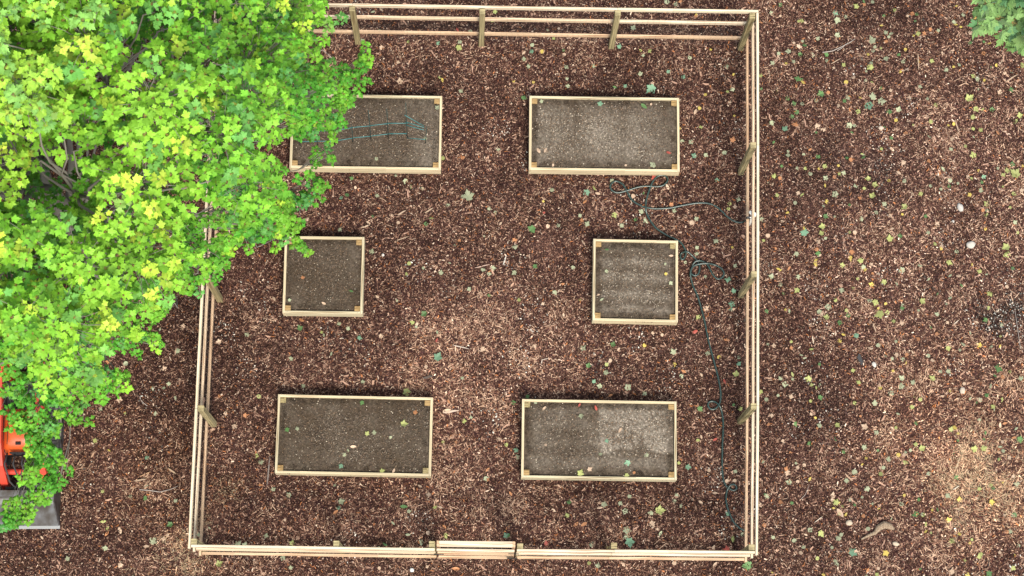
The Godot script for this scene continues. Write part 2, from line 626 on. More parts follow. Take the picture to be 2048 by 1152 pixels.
func maple_ring() -> Array:
	var r := [Vector2(0, 0), Vector2(0.14, -0.05), Vector2(0.31, 0.02), Vector2(0.25, 0.14), Vector2(0.36, 0.24), Vector2(0.54, 0.46), Vector2(0.40, 0.47), Vector2(0.36, 0.58), Vector2(0.19, 0.50), Vector2(0.23, 0.72), Vector2(0.11, 0.77), Vector2(0, 1.0)]
	var all: Array = r.duplicate()
	for i in range(r.size() - 2, -1, -1):
		all.append(Vector2(-r[i].x, r[i].y))
	return all

func oval_ring() -> Array:
	var r := [Vector2(0, 0), Vector2(0.13, 0.12), Vector2(0.22, 0.35), Vector2(0.21, 0.6), Vector2(0.11, 0.85), Vector2(0, 1.0)]
	var all: Array = r.duplicate()
	for i in range(r.size() - 2, -1, -1):
		all.append(Vector2(-r[i].x, r[i].y))
	return all

func round_ring() -> Array:
	var r := [Vector2(0, 0), Vector2(0.2, 0.02), Vector2(0.42, 0.22), Vector2(0.46, 0.5), Vector2(0.3, 0.82), Vector2(0, 1.0)]
	var all: Array = r.duplicate()
	for i in range(r.size() - 2, -1, -1):
		all.append(Vector2(-r[i].x, r[i].y))
	return all

# one unit long from stalk to tip, lying along z; the stalk runs back from it
func leaf_mesh(shape: String, droop: float, fold: float, stalk: Material) -> ArrayMesh:
	var st := SurfaceTool.new()
	st.begin(Mesh.PRIMITIVE_TRIANGLES)
	st.set_smooth_group(-1)
	var ring: Array = maple_ring() if shape == "m" else oval_ring() if shape == "o" else round_ring()
	leaf_blade(st, ring, Vector2(0, 0.36), droop, fold)
	var mesh := done(st)
	if stalk:
		var s2 := flat_tool()
		var w := 0.007
		var y := -droop * 0.13
		quad(s2, Vector3(-w, y, 0.05), Vector3(w, y, 0.05), Vector3(w, y - 0.03, -0.6), Vector3(-w, y - 0.03, -0.6))
		quad(s2, Vector3(0, y - w, 0.05), Vector3(0, y + w, 0.05), Vector3(0, y + w - 0.03, -0.6), Vector3(0, y - w - 0.03, -0.6))
		s2.generate_normals()
		s2.commit(mesh)
		mesh.surface_set_material(1, stalk)
	return mesh

func leaf_material(c: Color, tinted: bool, through: float) -> StandardMaterial3D:
	var m := mat(Color.WHITE if tinted else c.linear_to_srgb(), 0.55)
	m.vertex_color_use_as_albedo = tinted
	m.backlight_enabled = true
	m.backlight = Color(through, through, through)
	m.metallic_specular = 0.35
	return m

const TONES := {"s": [Color(0.215, 0.235, 0.150), "pale sage"], "t": [Color(0.105, 0.195, 0.125), "blue-green"], "g": [Color(0.060, 0.125, 0.040), "mid green"], "l": [Color(0.225, 0.245, 0.085), "yellowish green"], "y": [Color(0.36, 0.28, 0.065), "yellow"], "c": [Color(0.36, 0.26, 0.185), "tan"], "o": [Color(0.30, 0.135, 0.060), "orange"], "d": [Color(0.27, 0.055, 0.040), "red"]}
const SHAPES := {"m": ["maple_leaf", "maple leaf"], "r": ["round_leaf", "round leaf"], "o": ["oval_leaf", "oval leaf"]}
const BED_WORDS := {"TL": "on the soil of the bed with the wire trellis", "TR": "on the pale soil of the back right bed", "SL": "on the soil of the small left bed", "SR": "on the soil of the small right bed", "BL": "on the dark soil of the front left bed", "BR": "on the soil of the front right bed"}
const RANK := ["topmost", "second from top", "third from top", "fourth from top", "fifth from top", "sixth from top", "seventh from top", "eighth from top", "ninth from top", "tenth from top", "eleventh from top", "twelfth from top"]
var leaf_rows: Array = []
var litter := {"m": [[], []], "o": [[], []], "r": [[], []]}

func place_words(x: float, z: float, bed: String) -> String:
	if bed != "":
		return BED_WORDS[bed]
	if x > 4.3:
		var row := "level with back bed" if z < -8.4 else "level with small bed" if z < -5.9 else "level with front bed" if z < -3.6 else "level with gate fence"
		var col := "just right of fence" if x < 5.6 else "well right of fence" if x < 7.1 else "far right of fence"
		return col + ", " + row
	if z < -11.2:
		return "behind the back fence"
	if z > -2.65:
		return "on the mulch in front of the gate fence"
	if x < -4.3:
		return "on the mulch left of the fence"
	var across := "left of the beds" if x < -3.3 else "right of the beds" if x > 3.2 else "in the middle path" if absf(x) < 0.72 else "in the left half" if x < 0 else "in the right half"
	var down := "near the back fence" if z < -9.9 else "between back and small beds" if z < -7.2 else "between small and front beds" if z < -4.6 else "near the gate fence"
	return across + ", " + down

func leaf(x: float, z: float, bed: String, shape: String, tone: String, size: float) -> void:
	leaf_rows.append([x, z, bed, shape, tone, size])

func lay_leaf(row: Array) -> Transform3D:
	var y := 0.257 if row[2] != "" else ground_height(row[0], row[1]) + 0.022
	var up := Vector3(rng.randf_range(-0.3, 0.3), 1, rng.randf_range(-0.3, 0.3)).normalized()
	if rng.randf() < 0.35:
		up = -up
	var a := rng.randf() * TAU
	var s: float = row[5] * (1.0 if row[3] == "m" else 1.05 if row[3] == "o" else 0.9)
	var bs := facing(up, Vector3(cos(a), 0, sin(a))).scaled(Vector3(s, s, s))
	return Transform3D(bs, Vector3(row[0], y, row[1]) - bs.z * 0.4)

func build_fallen_leaves() -> void:
	var singles: Array = []
	var counts := {}
	var words := {}
	for i in leaf_rows.size():
		var row: Array = leaf_rows[i]
		if i < 290:
			var key: String = "%s %s %s" % [TONES[row[4]][1], SHAPES[row[3]][1], place_words(row[0], row[1], row[2])]
			if not words.has(key):
				words[key] = []
			words[key].append(row)
			singles.append([key, row])
		else:
			var at := lay_leaf(row)
			var c: Color = TONES[row[4]][0] * rng.randf_range(0.75, 1.15)
			litter[row[3]][0].append(at)
			litter[row[3]][1].append(c)
	var shade := {}
	for key in words:
		var list: Array = words[key]
		list.sort_custom(func(a, b): return a[1] < b[1])
	for s in singles:
		var row: Array = s[1]
		var list: Array = words[s[0]]
		var label: String = s[0]
		if list.size() > 1:
			var k := list.find(row)
			label += ", " + (RANK[k] if k < list.size() - 1 or k == 0 else "lowest of them") if k < RANK.size() else ", lowest of them"
		var v := rng.randi() % 3
		var mk: String = row[4] + str(v)
		if not shade.has(mk):
			var c: Color = TONES[row[4]][0] * [0.8, 1.0, 1.18][v]
			shade[mk] = leaf_material(c, false, 0.35)
		var o := MeshInstance3D.new()
		o.name = numbered(SHAPES[row[3]][0])
		o.mesh = leaf_meshes["%s%d" % [row[3], rng.randi() % 3]]
		o.set_surface_override_material(0, shade[mk])
		o.transform = lay_leaf(row)
		add_child(o)
		tag(o, label, "leaf", "fallen leaves on the ground")
	# the smallest ones, past counting
	for i in 900:
		var x := rng.randf_range(4.4, 10.5) if i < 620 else rng.randf_range(-9.5, 10.5)
		var z := rng.randf_range(-14.0, -0.8)
		if beds_at(x, z, 0.0):
			continue
		var shape: String = ["m", "o", "r"][rng.randi() % 3]
		var tone: String = ["s", "s", "l", "c", "c", "g", "y", "o"][rng.randi() % 8]
		litter[shape][0].append(lay_leaf([x, z, "", shape, tone, rng.randf_range(0.045, 0.085)]))
		litter[shape][1].append(TONES[tone][0] * rng.randf_range(0.55, 1.0))
	var o2 := thing("leaf_litter", Vector3.ZERO)
	tag(o2, "small fallen leaves and leaf scraps scattered over the mulch", "", "", "stuff")
	for shape in litter:
		copies("small_leaves", leaf_meshes[shape + "0"], litter[shape][0], litter[shape][1], null, o2).multimesh.mesh.surface_set_material(0, M.leaf_tinted)

# ---------------------------------------------------------------- trees
var maple: Node3D
var maple_foot := Vector3(-6.03, 0, -7.042)
var crown_at: Array = []   # [transform, tint, rank]
func leaf_tint(young: float) -> Color:
	var v := rng.randf_range(0.8, 1.2)
	var c := Color(0.056, 0.225, 0.018).lerp(Color(0.235, 0.46, 0.034), clampf(young + rng.randf_range(-0.15, 0.15), 0.0, 1.0))
	if young > 0.75:
		c = c.lerp(Color(0.35, 0.45, 0.05), clampf((young - 0.75) * 1.6, 0.0, 0.8))
	if rng.randf() < 0.12:
		c = c.lerp(Color(0.07, 0.22, 0.07), 0.6)
	return Color(c.r * v, c.g * v, c.b * v)

func rosette(list: Array, at: Vector3, axis: Vector3, young: float, size: float, count: int) -> void:
	var side := axis.cross(Vector3(0.3, 0.1, 0.9)).normalized()
	var a0 := rng.randf() * TAU
	var tint := leaf_tint(young)
	for i in count:
		var a := a0 + TAU * i / count + rng.randf_range(-0.35, 0.35)
		var dir := (side.rotated(axis, a)).normalized()
		var inner := i % 2 == 0
		var pitch := rng.randf_range(-0.45, 0.35) if inner else rng.randf_range(-0.9, -0.1)
		var fwd := (dir + axis * pitch).normalized()
		var s := size * rng.randf_range(0.62, 1.2)
		var up := (axis + dir * rng.randf_range(-0.2, 0.6) + Vector3(rng.randf_range(-0.85, 0.85), 0.1, rng.randf_range(-0.85, 0.85))).normalized()
		var bs := facing(up, fwd).scaled(Vector3(s, s, s))
		var reach := s * rng.randf_range(0.12, 0.4) if inner else s * rng.randf_range(0.5, 1.0)
		var v := rng.randf_range(0.85, 1.15)
		v *= rng.randf_range(0.8, 1.2)
		list.append([Transform3D(bs, at + fwd * reach + axis * (0.0 if inner else -0.03)), Color(tint.r * v, tint.g * v, tint.b * v)])

# the main limbs of a tree: nine round the trunk at each of three heights
func main_limb(foot: Vector3, k: int, level: int, t: float, tall: float) -> Vector3:
	var a := TAU * (k + 0.33 * level) / 9.0 + 0.2 * sin(k * 5.0 + level)
	var y0: float = [2.4, 3.9, 6.0][level] * tall
	var out: float = [1.75, 2.0, 1.5][level] * t
	return foot + Vector3(cos(a) * out + 0.10 * sin(t * 5.0 + k), y0 + [1.0, 1.9, 2.3][level] * tall * pow(t, 1.15), sin(a) * out + 0.10 * cos(t * 4.0 + k * 2.0) - 0.10)

func build_limbs(tree: Node3D, foot: Vector3, tall: float, bark: Material, thick: float) -> void:
	for level in 3:
		for k in 9:
			var pts: Array = []
			var radii: Array = []
			for i in 8:
				pts.append(main_limb(foot, k, level, i / 7.0, tall))
				radii.append(lerpf(thick, 0.014, i / 7.0))
			piece("limb", tube(pts, radii, 7), bark, tree)

func limb_path(a: Vector3, b: Vector3, tall: float) -> Array:
	# springs from the nearest place on a main limb
	var from := main_limb(a, 0, 0, 0.4, tall)
	var best := 1e9
	for level in 3:
		for k in 9:
			for i in [4, 6, 8, 10]:
				var q := main_limb(a, k, level, i / 10.0, tall)
				var d := (q - b).length() + maxf(0.0, q.y - b.y + 0.3) * 3.0
				if d < best:
					best = d
					from = q
	var pts: Array = []
	for i in 7:
		var t := i / 6.0
		var p := from.lerp(b, t)
		p.y = lerpf(from.y, b.y, pow(t, 0.85))
		var k := sin(t * PI) * 0.3
		p += Vector3(lump.get_noise_2d(p.x * 30.0, b.z * 30.0), 0.3 * lump.get_noise_2d(p.z * 30.0, b.x * 20.0), lump.get_noise_2d(b.x * 30.0, p.z * 30.0)) * k
		pts.append(p)
	return pts

func bough(tree: Node3D, list: Array, foot: Vector3, at: Vector3, r: float, size: float, bark: Material, young_base: float, dense := 1.0) -> void:
	var st := SurfaceTool.new()
	st.begin(Mesh.PRIMITIVE_TRIANGLES)
	st.set_smooth_group(0)
	var pts := limb_path(foot, at - Vector3(0, 0.12, 0), 1.0 if tree == maple else 0.72)
	var radii: Array = []
	for i in 7:
		radii.append(lerpf(0.010 + r * 0.020, 0.005, i / 6.0))
	tube_into(st, pts, radii, 6)
	var outward := at - foot
	outward.y = 0
	outward = outward.normalized()
	var n := int(r * r * 100.0 * dense) + 3
	var young := young_base + rng.randf_range(-0.28, 0.28)
	for i in n:
		var q := sqrt((i + 0.5) / n)
		var a := i * 2.39996 + r * 50.0
		var d := Vector3(cos(a), 0, sin(a)) * q * r
		var p := at + d + Vector3(0, r * 0.30 * (1.0 - q * q * 1.6) + rng.randf_range(-0.22, 0.2), 0)
		p += Vector3(rng.randf_range(-0.06, 0.06), 0, rng.randf_range(-0.06, 0.06))
		var axis := (Vector3(0, 1, 0) + d / maxf(r, 0.1) * 0.55 + outward * 0.25 + Vector3(rng.randf_range(-0.2, 0.2), 0, rng.randf_range(-0.2, 0.2))).normalized()
		var y2 := young + (rng.randf_range(0.3, 0.75) if rng.randf() < 0.11 else 0.0)
		rosette(list, p, axis, y2, size * rng.randf_range(0.85, 1.15), 9 + rng.randi() % 5)
		var mid := at.lerp(p, 0.55) - Vector3(0, 0.05, 0)
		var from: Vector3 = pts[5] if i % 3 else pts[6]
		tube_into(st, [from, mid, p - axis * 0.02], [0.005, 0.0035, 0.0025], 4)
	piece("branch", done(st), bark, tree)

func maple_bough(at: Vector3, r: float, dense := 1.0) -> void:
	var high := clampf((at.y - 6.5) / 5.0, 0.0, 1.0)
	bough(maple, crown_at, maple_foot, at, r, 0.076 + 0.020 * high, M.bark, 0.10 + 0.62 * high, dense)

func finish_crown(tree: Node3D, list: Array, singles: int, called: String) -> void:
	# the topmost leaves in view one by one, the rest together
	var ranked: Array = list.duplicate()
	ranked.sort_custom(func(a, b): return a[0].origin.y > b[0].origin.y)
	var kept := 0
	var mats := {}
	var at: Array = []
	var tint: Array = []
	for e in ranked:
		var p: Vector3 = e[0].origin
		if kept < singles and seen(p):
			kept += 1
			var c: Color = e[1]
			var key := "%d %d" % [int(c.r * 24.0), int(c.g * 20.0)]
			if not mats.has(key):
				mats[key] = leaf_material(c, false, M.through)
			var o := MeshInstance3D.new()
			o.name = called
			o.mesh = leaf_meshes["t%d" % (kept % 3)]
			o.set_surface_override_material(0, mats[key])
			o.transform = e[0]
			tree.add_child(o, true)
		else:
			at.append(e[0])
			tint.append(e[1])
	var third := at.size() / 3
	for k in 3:
		copies("foliage", leaf_meshes["t%d" % k], at.slice(k * third, (k + 1) * third if k < 2 else at.size()), tint.slice(k * third, (k + 1) * third if k < 2 else at.size()), null, tree)

var cam: Camera3D
func seen(p: Vector3) -> bool:
	var q := cam.transform.affine_inverse() * p
	var k := tan(deg_to_rad(cam.fov) / 2.0) * -q.z
	return absf(q.y) < k and absf(q.x) < k * 16.0 / 9.0

var right_tree: Node3D
var right_foot := Vector3(12.05, 0, -12.4)
var right_crown: Array = []
func right_bough(at: Vector3, r: float) -> void:
	bough(right_tree, right_crown, right_foot, at, r, 0.18, M.bark_pale, -0.1, 0.36)

func build_trees() -> void:
	maple = thing("maple_tree", Vector3.ZERO)
	tag(maple, "large bright green maple spreading over the left of the garden", "tree")
	var trunk: Array = []
	var radii: Array = []
	for i in 10:
		var t := i / 9.0
		trunk.append(maple_foot + Vector3(sin(t * 4.0) * 0.12, -0.2 + t * 10.2, cos(t * 3.0) * 0.1 - 0.1))
		radii.append(lerpf(0.21, 0.05, t) + 0.12 * exp(-t * 22.0))
	piece("trunk", tube(trunk, radii, 12), M.bark, maple)
	maple_bough(Vector3(-2.183, 7, -9.147), 0.29)
	maple_bough(Vector3(-2.431, 7, -8.801), 0.32)
	maple_bough(Vector3(-2.734, 6.5, -8.758), 0.27)
	maple_bough(Vector3(-1.646, 5.4, -9.097), 0.15)
	maple_bough(Vector3(-1.754, 5.4, -8.822), 0.24)
	maple_bough(Vector3(-2.099, 5.6, -8.644), 0.28)
	maple_bough(Vector3(-2.45, 6.5, -8.179), 0.39)
	maple_bough(Vector3(-1.958, 5.3, -8.548), 0.16)
	maple_bough(Vector3(-2.131, 5.4, -8.151), 0.24)
	maple_bough(Vector3(-2.037, 5.3, -8.218), 0.14)
	maple_bough(Vector3(-2.451, 6, -7.965), 0.26)
	maple_bough(Vector3(-2.285, 5, -7.8), 0.16)
	maple_bough(Vector3(-2.877, 5.5, -7.389), 0.21)
	maple_bough(Vector3(-2.336, 5.2, -7.304), 0.23)
	maple_bough(Vector3(-2.532, 5.2, -7.053), 0.24)
	maple_bough(Vector3(-2.713, 5.2, -6.804), 0.26)
	maple_bough(Vector3(-2.538, 4.6, -6.613), 0.14)
	maple_bough(Vector3(-2.731, 4.8, -6.69), 0.19)
	maple_bough(Vector3(-3.011, 5.6, -6.769), 0.37)
	maple_bough(Vector3(-3.297, 5.4, -6.675), 0.30)
	maple_bough(Vector3(-3.579, 4.8, -6.569), 0.21)
	maple_bough(Vector3(-3.704, 4.6, -6.351), 0.18)
	maple_bough(Vector3(-3.871, 5.2, -6.122), 0.33)
	maple_bough(Vector3(-4.129, 5, -5.987), 0.26)
	maple_bough(Vector3(-4.501, 4.4, -5.672), 0.18)
	maple_bough(Vector3(-4.555, 4.8, -5.744), 0.23)
	maple_bough(Vector3(-4.876, 4.6, -5.394), 0.25)
	maple_bough(Vector3(-4.622, 4.2, -5.256), 0.11)
	maple_bough(Vector3(-4.863, 4.2, -5.224), 0.14)
	maple_bough(Vector3(-5.281, 4.8, -5.313), 0.34)
	maple_bough(Vector3(-5.081, 3.9, -4.72), 0.16)
	maple_bough(Vector3(-5.292, 4, -4.813), 0.21)
	maple_bough(Vector3(-5.604, 4.4, -4.894), 0.35)
	maple_bough(Vector3(-5.685, 3.6, -4.304), 0.16)
	maple_bough(Vector3(-5.867, 4, -4.536), 0.28)
	maple_bough(Vector3(-5.973, 3.8, -4.495), 0.29)
	maple_bough(Vector3(-6.248, 4.2, -4.637), 0.35, 0.80)
	maple_bough(Vector3(-6.601, 3.8, -4.485), 0.32, 0.80)
	maple_bough(Vector3(-6.329, 3.7, -4.257), 0.23, 0.80)
	maple_bough(Vector3(-6.063, 3.6, -4.17), 0.13, 0.80)
	maple_bough(Vector3(-5.978, 3.2, -3.549), 0.18, 0.80)
	maple_bough(Vector3(-6.133, 3.3, -3.748), 0.20, 0.80)
	maple_bough(Vector3(-6.33, 3.4, -3.838), 0.16, 0.80)
	maple_bough(Vector3(-6.368, 3.2, -3.436), 0.19, 0.80)
	maple_bough(Vector3(-6.751, 2.8, -2.868), 0.19, 0.80)
	maple_bough(Vector3(-6.229, 2.9, -3.187), 0.15, 0.80)
	maple_bough(Vector3(-6.507, 3, -3.065), 0.21, 0.80)
	maple_bough(Vector3(-6.102, 3.1, -3.395), 0.16, 0.80)
	maple_bough(Vector3(-6.271, 3.5, -4.024), 0.17, 0.80)
	maple_bough(Vector3(-6.427, 3.6, -4.15), 0.13, 0.80)
	maple_bough(Vector3(-6.195, 3.4, -3.947), 0.13, 0.80)
	maple_bough(Vector3(-4.629, 9.6, -6.869), 0.35)
	maple_bough(Vector3(-4.796, 10, -6.894), 0.29)
	maple_bough(Vector3(-4.531, 9.6, -7.172), 0.23)
	maple_bough(Vector3(-6.624, 2.9, -2.895), 0.16, 0.80)
	maple_bough(Vector3(-6.217, 3.6, -4.167), 0.19, 0.80)
	maple_bough(Vector3(-6.571, 3.6, -4.218), 0.14, 0.80)
	maple_bough(Vector3(-6.208, 3.4, -3.805), 0.16, 0.80)
	maple_bough(Vector3(-6.371, 3.3, -3.602), 0.15, 0.80)
	maple_bough(Vector3(-6.406, 3, -3.159), 0.18, 0.80)
	maple_bough(Vector3(-6.651, 3, -3.098), 0.15, 0.80)
	maple_bough(Vector3(-3.063, 6.903, -9.279), 0.43)
	maple_bough(Vector3(-4.226, 10.466, -8.88), 0.65)
	maple_bough(Vector3(-10.142, 6.121, -6.202), 0.45)
	maple_bough(Vector3(-8.263, 9.882, -6.239), 0.55)
	maple_bough(Vector3(-5.07, 10.95, -6.823), 0.52)
	maple_bough(Vector3(-9.128, 4.258, -10.308), 0.53)
	maple_bough(Vector3(-3.698, 10.455, -6.869), 0.60)
	maple_bough(Vector3(-7.467, 11.037, -5.503), 0.66)
	maple_bough(Vector3(-6.234, 9.793, -5.206), 0.53)
	maple_bough(Vector3(-9.484, 7.393, -7.211), 0.48)
	maple_bough(Vector3(-5.293, 10.666, -8.708), 0.71)
	maple_bough(Vector3(-8.882, 7.417, -9.255), 0.60)
	maple_bough(Vector3(-7.729, 10.901, -6.373), 0.49)
	maple_bough(Vector3(-4.22, 9.348, -8.874), 0.39)
	maple_bough(Vector3(-5.396, 9.758, -5.365), 0.55)
	maple_bough(Vector3(-8.474, 9.599, -5.512), 0.35)
	maple_bough(Vector3(-10.34, 4.779, -6.156), 0.46)
	maple_bough(Vector3(-3.659, 8.417, -9.48), 0.56)
	maple_bough(Vector3(-8.42, 6.844, -3.977), 0.63)
	maple_bough(Vector3(-4.517, 6.853, -10.829), 0.50)
	maple_bough(Vector3(-6.54, 8.695, -10.37), 0.42)
	maple_bough(Vector3(-4.815, 9.501, -4.484), 0.70)
	maple_bough(Vector3(-7.938, 8.169, -4.038), 0.70)
	maple_bough(Vector3(-2.921, 8.682, -7.428), 0.54)
	maple_bough(Vector3(-6.233, 4.448, -11.488), 0.50)
	maple_bough(Vector3(-9.773, 4.116, -4.72), 0.37)
	maple_bough(Vector3(-9.089, 8.039, -7.419), 0.44)
	maple_bough(Vector3(-7.912, 5.321, -10.819), 0.58)
	maple_bough(Vector3(-8.33, 3.448, -3.02), 0.42)
	maple_bough(Vector3(-5.786, 10.239, -6.012), 0.66)
	maple_bough(Vector3(-7.283, 10.688, -7.998), 0.57)
	maple_bough(Vector3(-7.36, 6.303, -3.465), 0.52)
	maple_bough(Vector3(-8.49, 7.885, -9.839), 0.36)
	maple_bough(Vector3(-5.765, 8.392, -10.045), 0.62)
	maple_bough(Vector3(-4.678, 10.136, -7.861), 0.67)
	maple_bough(Vector3(-3.097, 8.926, -8.762), 0.35)
	maple_bough(Vector3(-6.042, 11.503, -6.374), 0.41)
	maple_bough(Vector3(-4.729, 7.776, -10.236), 0.57)
	maple_bough(Vector3(-3.231, 4.292, -10.699), 0.47)
	maple_bough(Vector3(-4.017, 9.303, -5.318), 0.64)
	maple_bough(Vector3(-3.347, 5.862, -10), 0.40)
	maple_bough(Vector3(-6.479, 11.534, -7.666), 0.55)
	maple_bough(Vector3(-9.347, 4.243, -3.9), 0.51)
	maple_bough(Vector3(-6.877, 9.241, -4.755), 0.58)
	maple_bough(Vector3(-6.067, 7.387, -10.483), 0.39)
	maple_bough(Vector3(-5.413, 10.036, -8.963), 0.61)
	maple_bough(Vector3(-9.304, 5.754, -4.503), 0.41)
	maple_bough(Vector3(-5.833, 5.795, -11.133), 0.51)
	maple_bough(Vector3(-8.662, 7.933, -4.794), 0.61)
	maple_bough(Vector3(-4.622, 8.41, -9.58), 0.49)
	maple_bough(Vector3(-4.222, 5.901, -10.574), 0.39)
	maple_bough(Vector3(-9.393, 7.343, -5.861), 0.41)
	maple_bough(Vector3(-2.864, 8.827, -6.385), 0.46)
	maple_bough(Vector3(-7.003, 10.683, -8.806), 0.54)
	maple_bough(Vector3(-8.518, 9.508, -7.295), 0.54)
	maple_bough(Vector3(-9.732, 4.537, -9.613), 0.70)
	maple_bough(Vector3(-7.874, 11.13, -7.21), 0.71)
	maple_bough(Vector3(-8.471, 5.94, -10.135), 0.50)
	maple_bough(Vector3(-7.108, 8.335, -9.872), 0.47)
	maple_bough(Vector3(-7.11, 6.171, -10.967), 0.65)
	maple_bough(Vector3(-9.159, 7.135, -4.948), 0.49)
	maple_bough(Vector3(-8.993, 6.376, -4.274), 0.63)
	maple_bough(Vector3(-5.082, 5.341, -11.256), 0.61)
	maple_bough(Vector3(-6.701, 10.404, -6.486), 0.56)
	maple_bough(Vector3(-8.529, 8.424, -8.445), 0.68)
	maple_bough(Vector3(-6.336, 8.497, -4.172), 0.53)
	maple_bough(Vector3(-7.479, 10.149, -8.87), 0.58)
	maple_bough(Vector3(-3.862, 10.013, -6.063), 0.63)
	maple_bough(Vector3(-10.138, 5.364, -6.733), 0.59)
	maple_bough(Vector3(-8.024, 9.349, -9.445), 0.39)
	maple_bough(Vector3(-5.005, 10.328, -5.308), 0.35)
	maple_bough(Vector3(-6.663, 11.438, -5.584), 0.66)
	maple_bough(Vector3(-9.532, 6.153, -8.693), 0.57)
	maple_bough(Vector3(-8.745, 10.228, -7.262), 0.62)
	maple_bough(Vector3(-9.473, 6.188, -5.178), 0.63)
	maple_bough(Vector3(-8.482, 8.875, -6.203), 0.45)
	maple_bough(Vector3(-7.916, 3.955, -11.079), 0.49)
	maple_bough(Vector3(-9.229, 6.438, -9.624), 0.58)
	maple_bough(Vector3(-4.942, 9.242, -10.09), 0.57)
	maple_bough(Vector3(-5.851, 9.928, -9.891), 0.44)
	maple_bough(Vector3(-7.255, 10.03, -7.598), 0.56)
	maple_bough(Vector3(-7.718, 7.069, -3.659), 0.63)
	maple_bough(Vector3(-9.612, 8.276, -6.838), 0.58)
	maple_bough(Vector3(-6.405, 9.201, -4.082), 0.55)
	maple_bough(Vector3(-9.659, 7.518, -8.457), 0.65)
	maple_bough(Vector3(-7.969, 10.31, -6.884), 0.62)
	maple_bough(Vector3(-9.623, 5.134, -4.796), 0.68)
	maple_bough(Vector3(-9.219, 3.058, -3.767), 0.49)
	maple_bough(Vector3(-5.911, 9.215, -9.917), 0.51)
	maple_bough(Vector3(-5.801, 10.408, -4.799), 0.46)
	maple_bough(Vector3(-7.105, 7.842, -10.525), 0.46)
	maple_bough(Vector3(-10.185, 4.63, -5.25), 0.61)
	maple_bough(Vector3(-8.596, 8.659, -9.388), 0.44)
	maple_bough(Vector3(-6.622, 10.039, -8.624), 0.64)
	maple_bough(Vector3(-10.584, 4.61, -7.156), 0.36)
	maple_bough(Vector3(-10.141, 3.493, -9.273), 0.53)
	maple_bough(Vector3(-10.631, 3.587, -6.839), 0.67)
	maple_bough(Vector3(-10.108, 5.882, -8.139), 0.47)
	maple_bough(Vector3(-2.877, 4.745, -10.084), 0.54)
	maple_bough(Vector3(-6.972, 7.213, -3.328), 0.52)
	maple_bough(Vector3(-5.599, 11.106, -5.204), 0.52)
	maple_bough(Vector3(-8.663, 8.373, -5.483), 0.41)
	maple_bough(Vector3(-6.922, 9.682, -9.53), 0.70)
	maple_bough(Vector3(-7.307, 11.605, -7.018), 0.55)
	maple_bough(Vector3(-9.895, 6.863, -5.764), 0.54)
	maple_bough(Vector3(-5.007, 4.072, -11.352), 0.36)
	maple_bough(Vector3(-8.54, 6.908, -9.643), 0.34)
	maple_bough(Vector3(-7.368, 9.691, -5.466), 0.55)
	maple_bough(Vector3(-3.646, 10.211, -8.219), 0.42)
	maple_bough(Vector3(-6.353, 11.143, -8.364), 0.68)
	maple_bough(Vector3(-3.652, 5.27, -10.704), 0.38)
	maple_bough(Vector3(-7.674, 10.27, -5.999), 0.61)
	maple_bough(Vector3(-7.823, 2.951, -11.36), 0.61)
	maple_bough(Vector3(-3.008, 7.659, -9.173), 0.55)
	maple_bough(Vector3(-8.051, 4.583, -3.151), 0.44)
	maple_bough(Vector3(-6.308, 2.694, -11.697), 0.42)
	maple_bough(Vector3(-6.882, 3.329, -11.642), 0.55)
	maple_bough(Vector3(-4.645, 3.482, -11.509), 0.53)
	maple_bough(Vector3(-7.733, 9.102, -4.85), 0.67)
	maple_bough(Vector3(-5.031, 10.224, -4.486), 0.39)
	maple_bough(Vector3(-4.876, 10.057, -9.626), 0.38)
	maple_bough(Vector3(-3.637, 6.6, -10.005), 0.67)
	maple_bough(Vector3(-6.465, 10.327, -9.678), 0.43)
	maple_bough(Vector3(-6.737, 7.145, -11.008), 0.70)
	maple_bough(Vector3(-4.638, 10.908, -8.321), 0.62)
	maple_bough(Vector3(-6.56, 10.805, -5.233), 0.43)
	maple_bough(Vector3(-5.868, 9.766, -4.42), 0.53)
	maple_bough(Vector3(-4.933, 11.432, -7.94), 0.49)
	maple_bough(Vector3(-3.769, 8.558, -8.673), 0.47)
	maple_bough(Vector3(-3.318, 9.594, -7.646), 0.56)
	maple_bough(Vector3(-4.773, 9.002, -9.25), 0.62)
	maple_bough(Vector3(-7.499, 4.812, -11.044), 0.44)
	maple_bough(Vector3(-8.924, 4.878, -10.147), 0.37)
	maple_bough(Vector3(-3.949, 4.061, -10.999), 0.69)
	maple_bough(Vector3(-7.623, 5.326, -3.188), 0.35)
	maple_bough(Vector3(-10.388, 2.979, -8.74), 0.43)
	maple_bough(Vector3(-8.097, 6.72, -10.66), 0.37)
	maple_bough(Vector3(-8.752, 8.602, -7.108), 0.58)
	maple_bough(Vector3(-8.093, 9.513, -8.092), 0.40)
	maple_bough(Vector3(-8.642, 2.675, -3.247), 0.63)
	maple_bough(Vector3(-5.482, 6.643, -10.73), 0.48)
	maple_bough(Vector3(-2.791, 7.759, -7.652), 0.56)
	maple_bough(Vector3(-5.963, 10.747, -7.688), 0.66)
	maple_bough(Vector3(-7.763, 7.221, -10.133), 0.49)
	maple_bough(Vector3(-8.208, 5.923, -3.503), 0.41)
	maple_bough(Vector3(-8.851, 3.267, -10.608), 0.61)
	maple_bough(Vector3(-10.236, 5.362, -5.683), 0.70)
	maple_bough(Vector3(-6.982, 10.203, -5.067), 0.51)
	maple_bough(Vector3(-9.533, 5.842, -9.571), 0.49)
	maple_bough(Vector3(-10.267, 4.181, -8.43), 0.66)
	maple_bough(Vector3(-5.873, 10.992, -6.824), 0.70)
	maple_bough(Vector3(-4.575, 9.825, -5.134), 0.51)
	maple_bough(Vector3(-8.006, 8.516, -4.796), 0.38)
	maple_bough(Vector3(-10.426, 5.338, -7.718), 0.61)
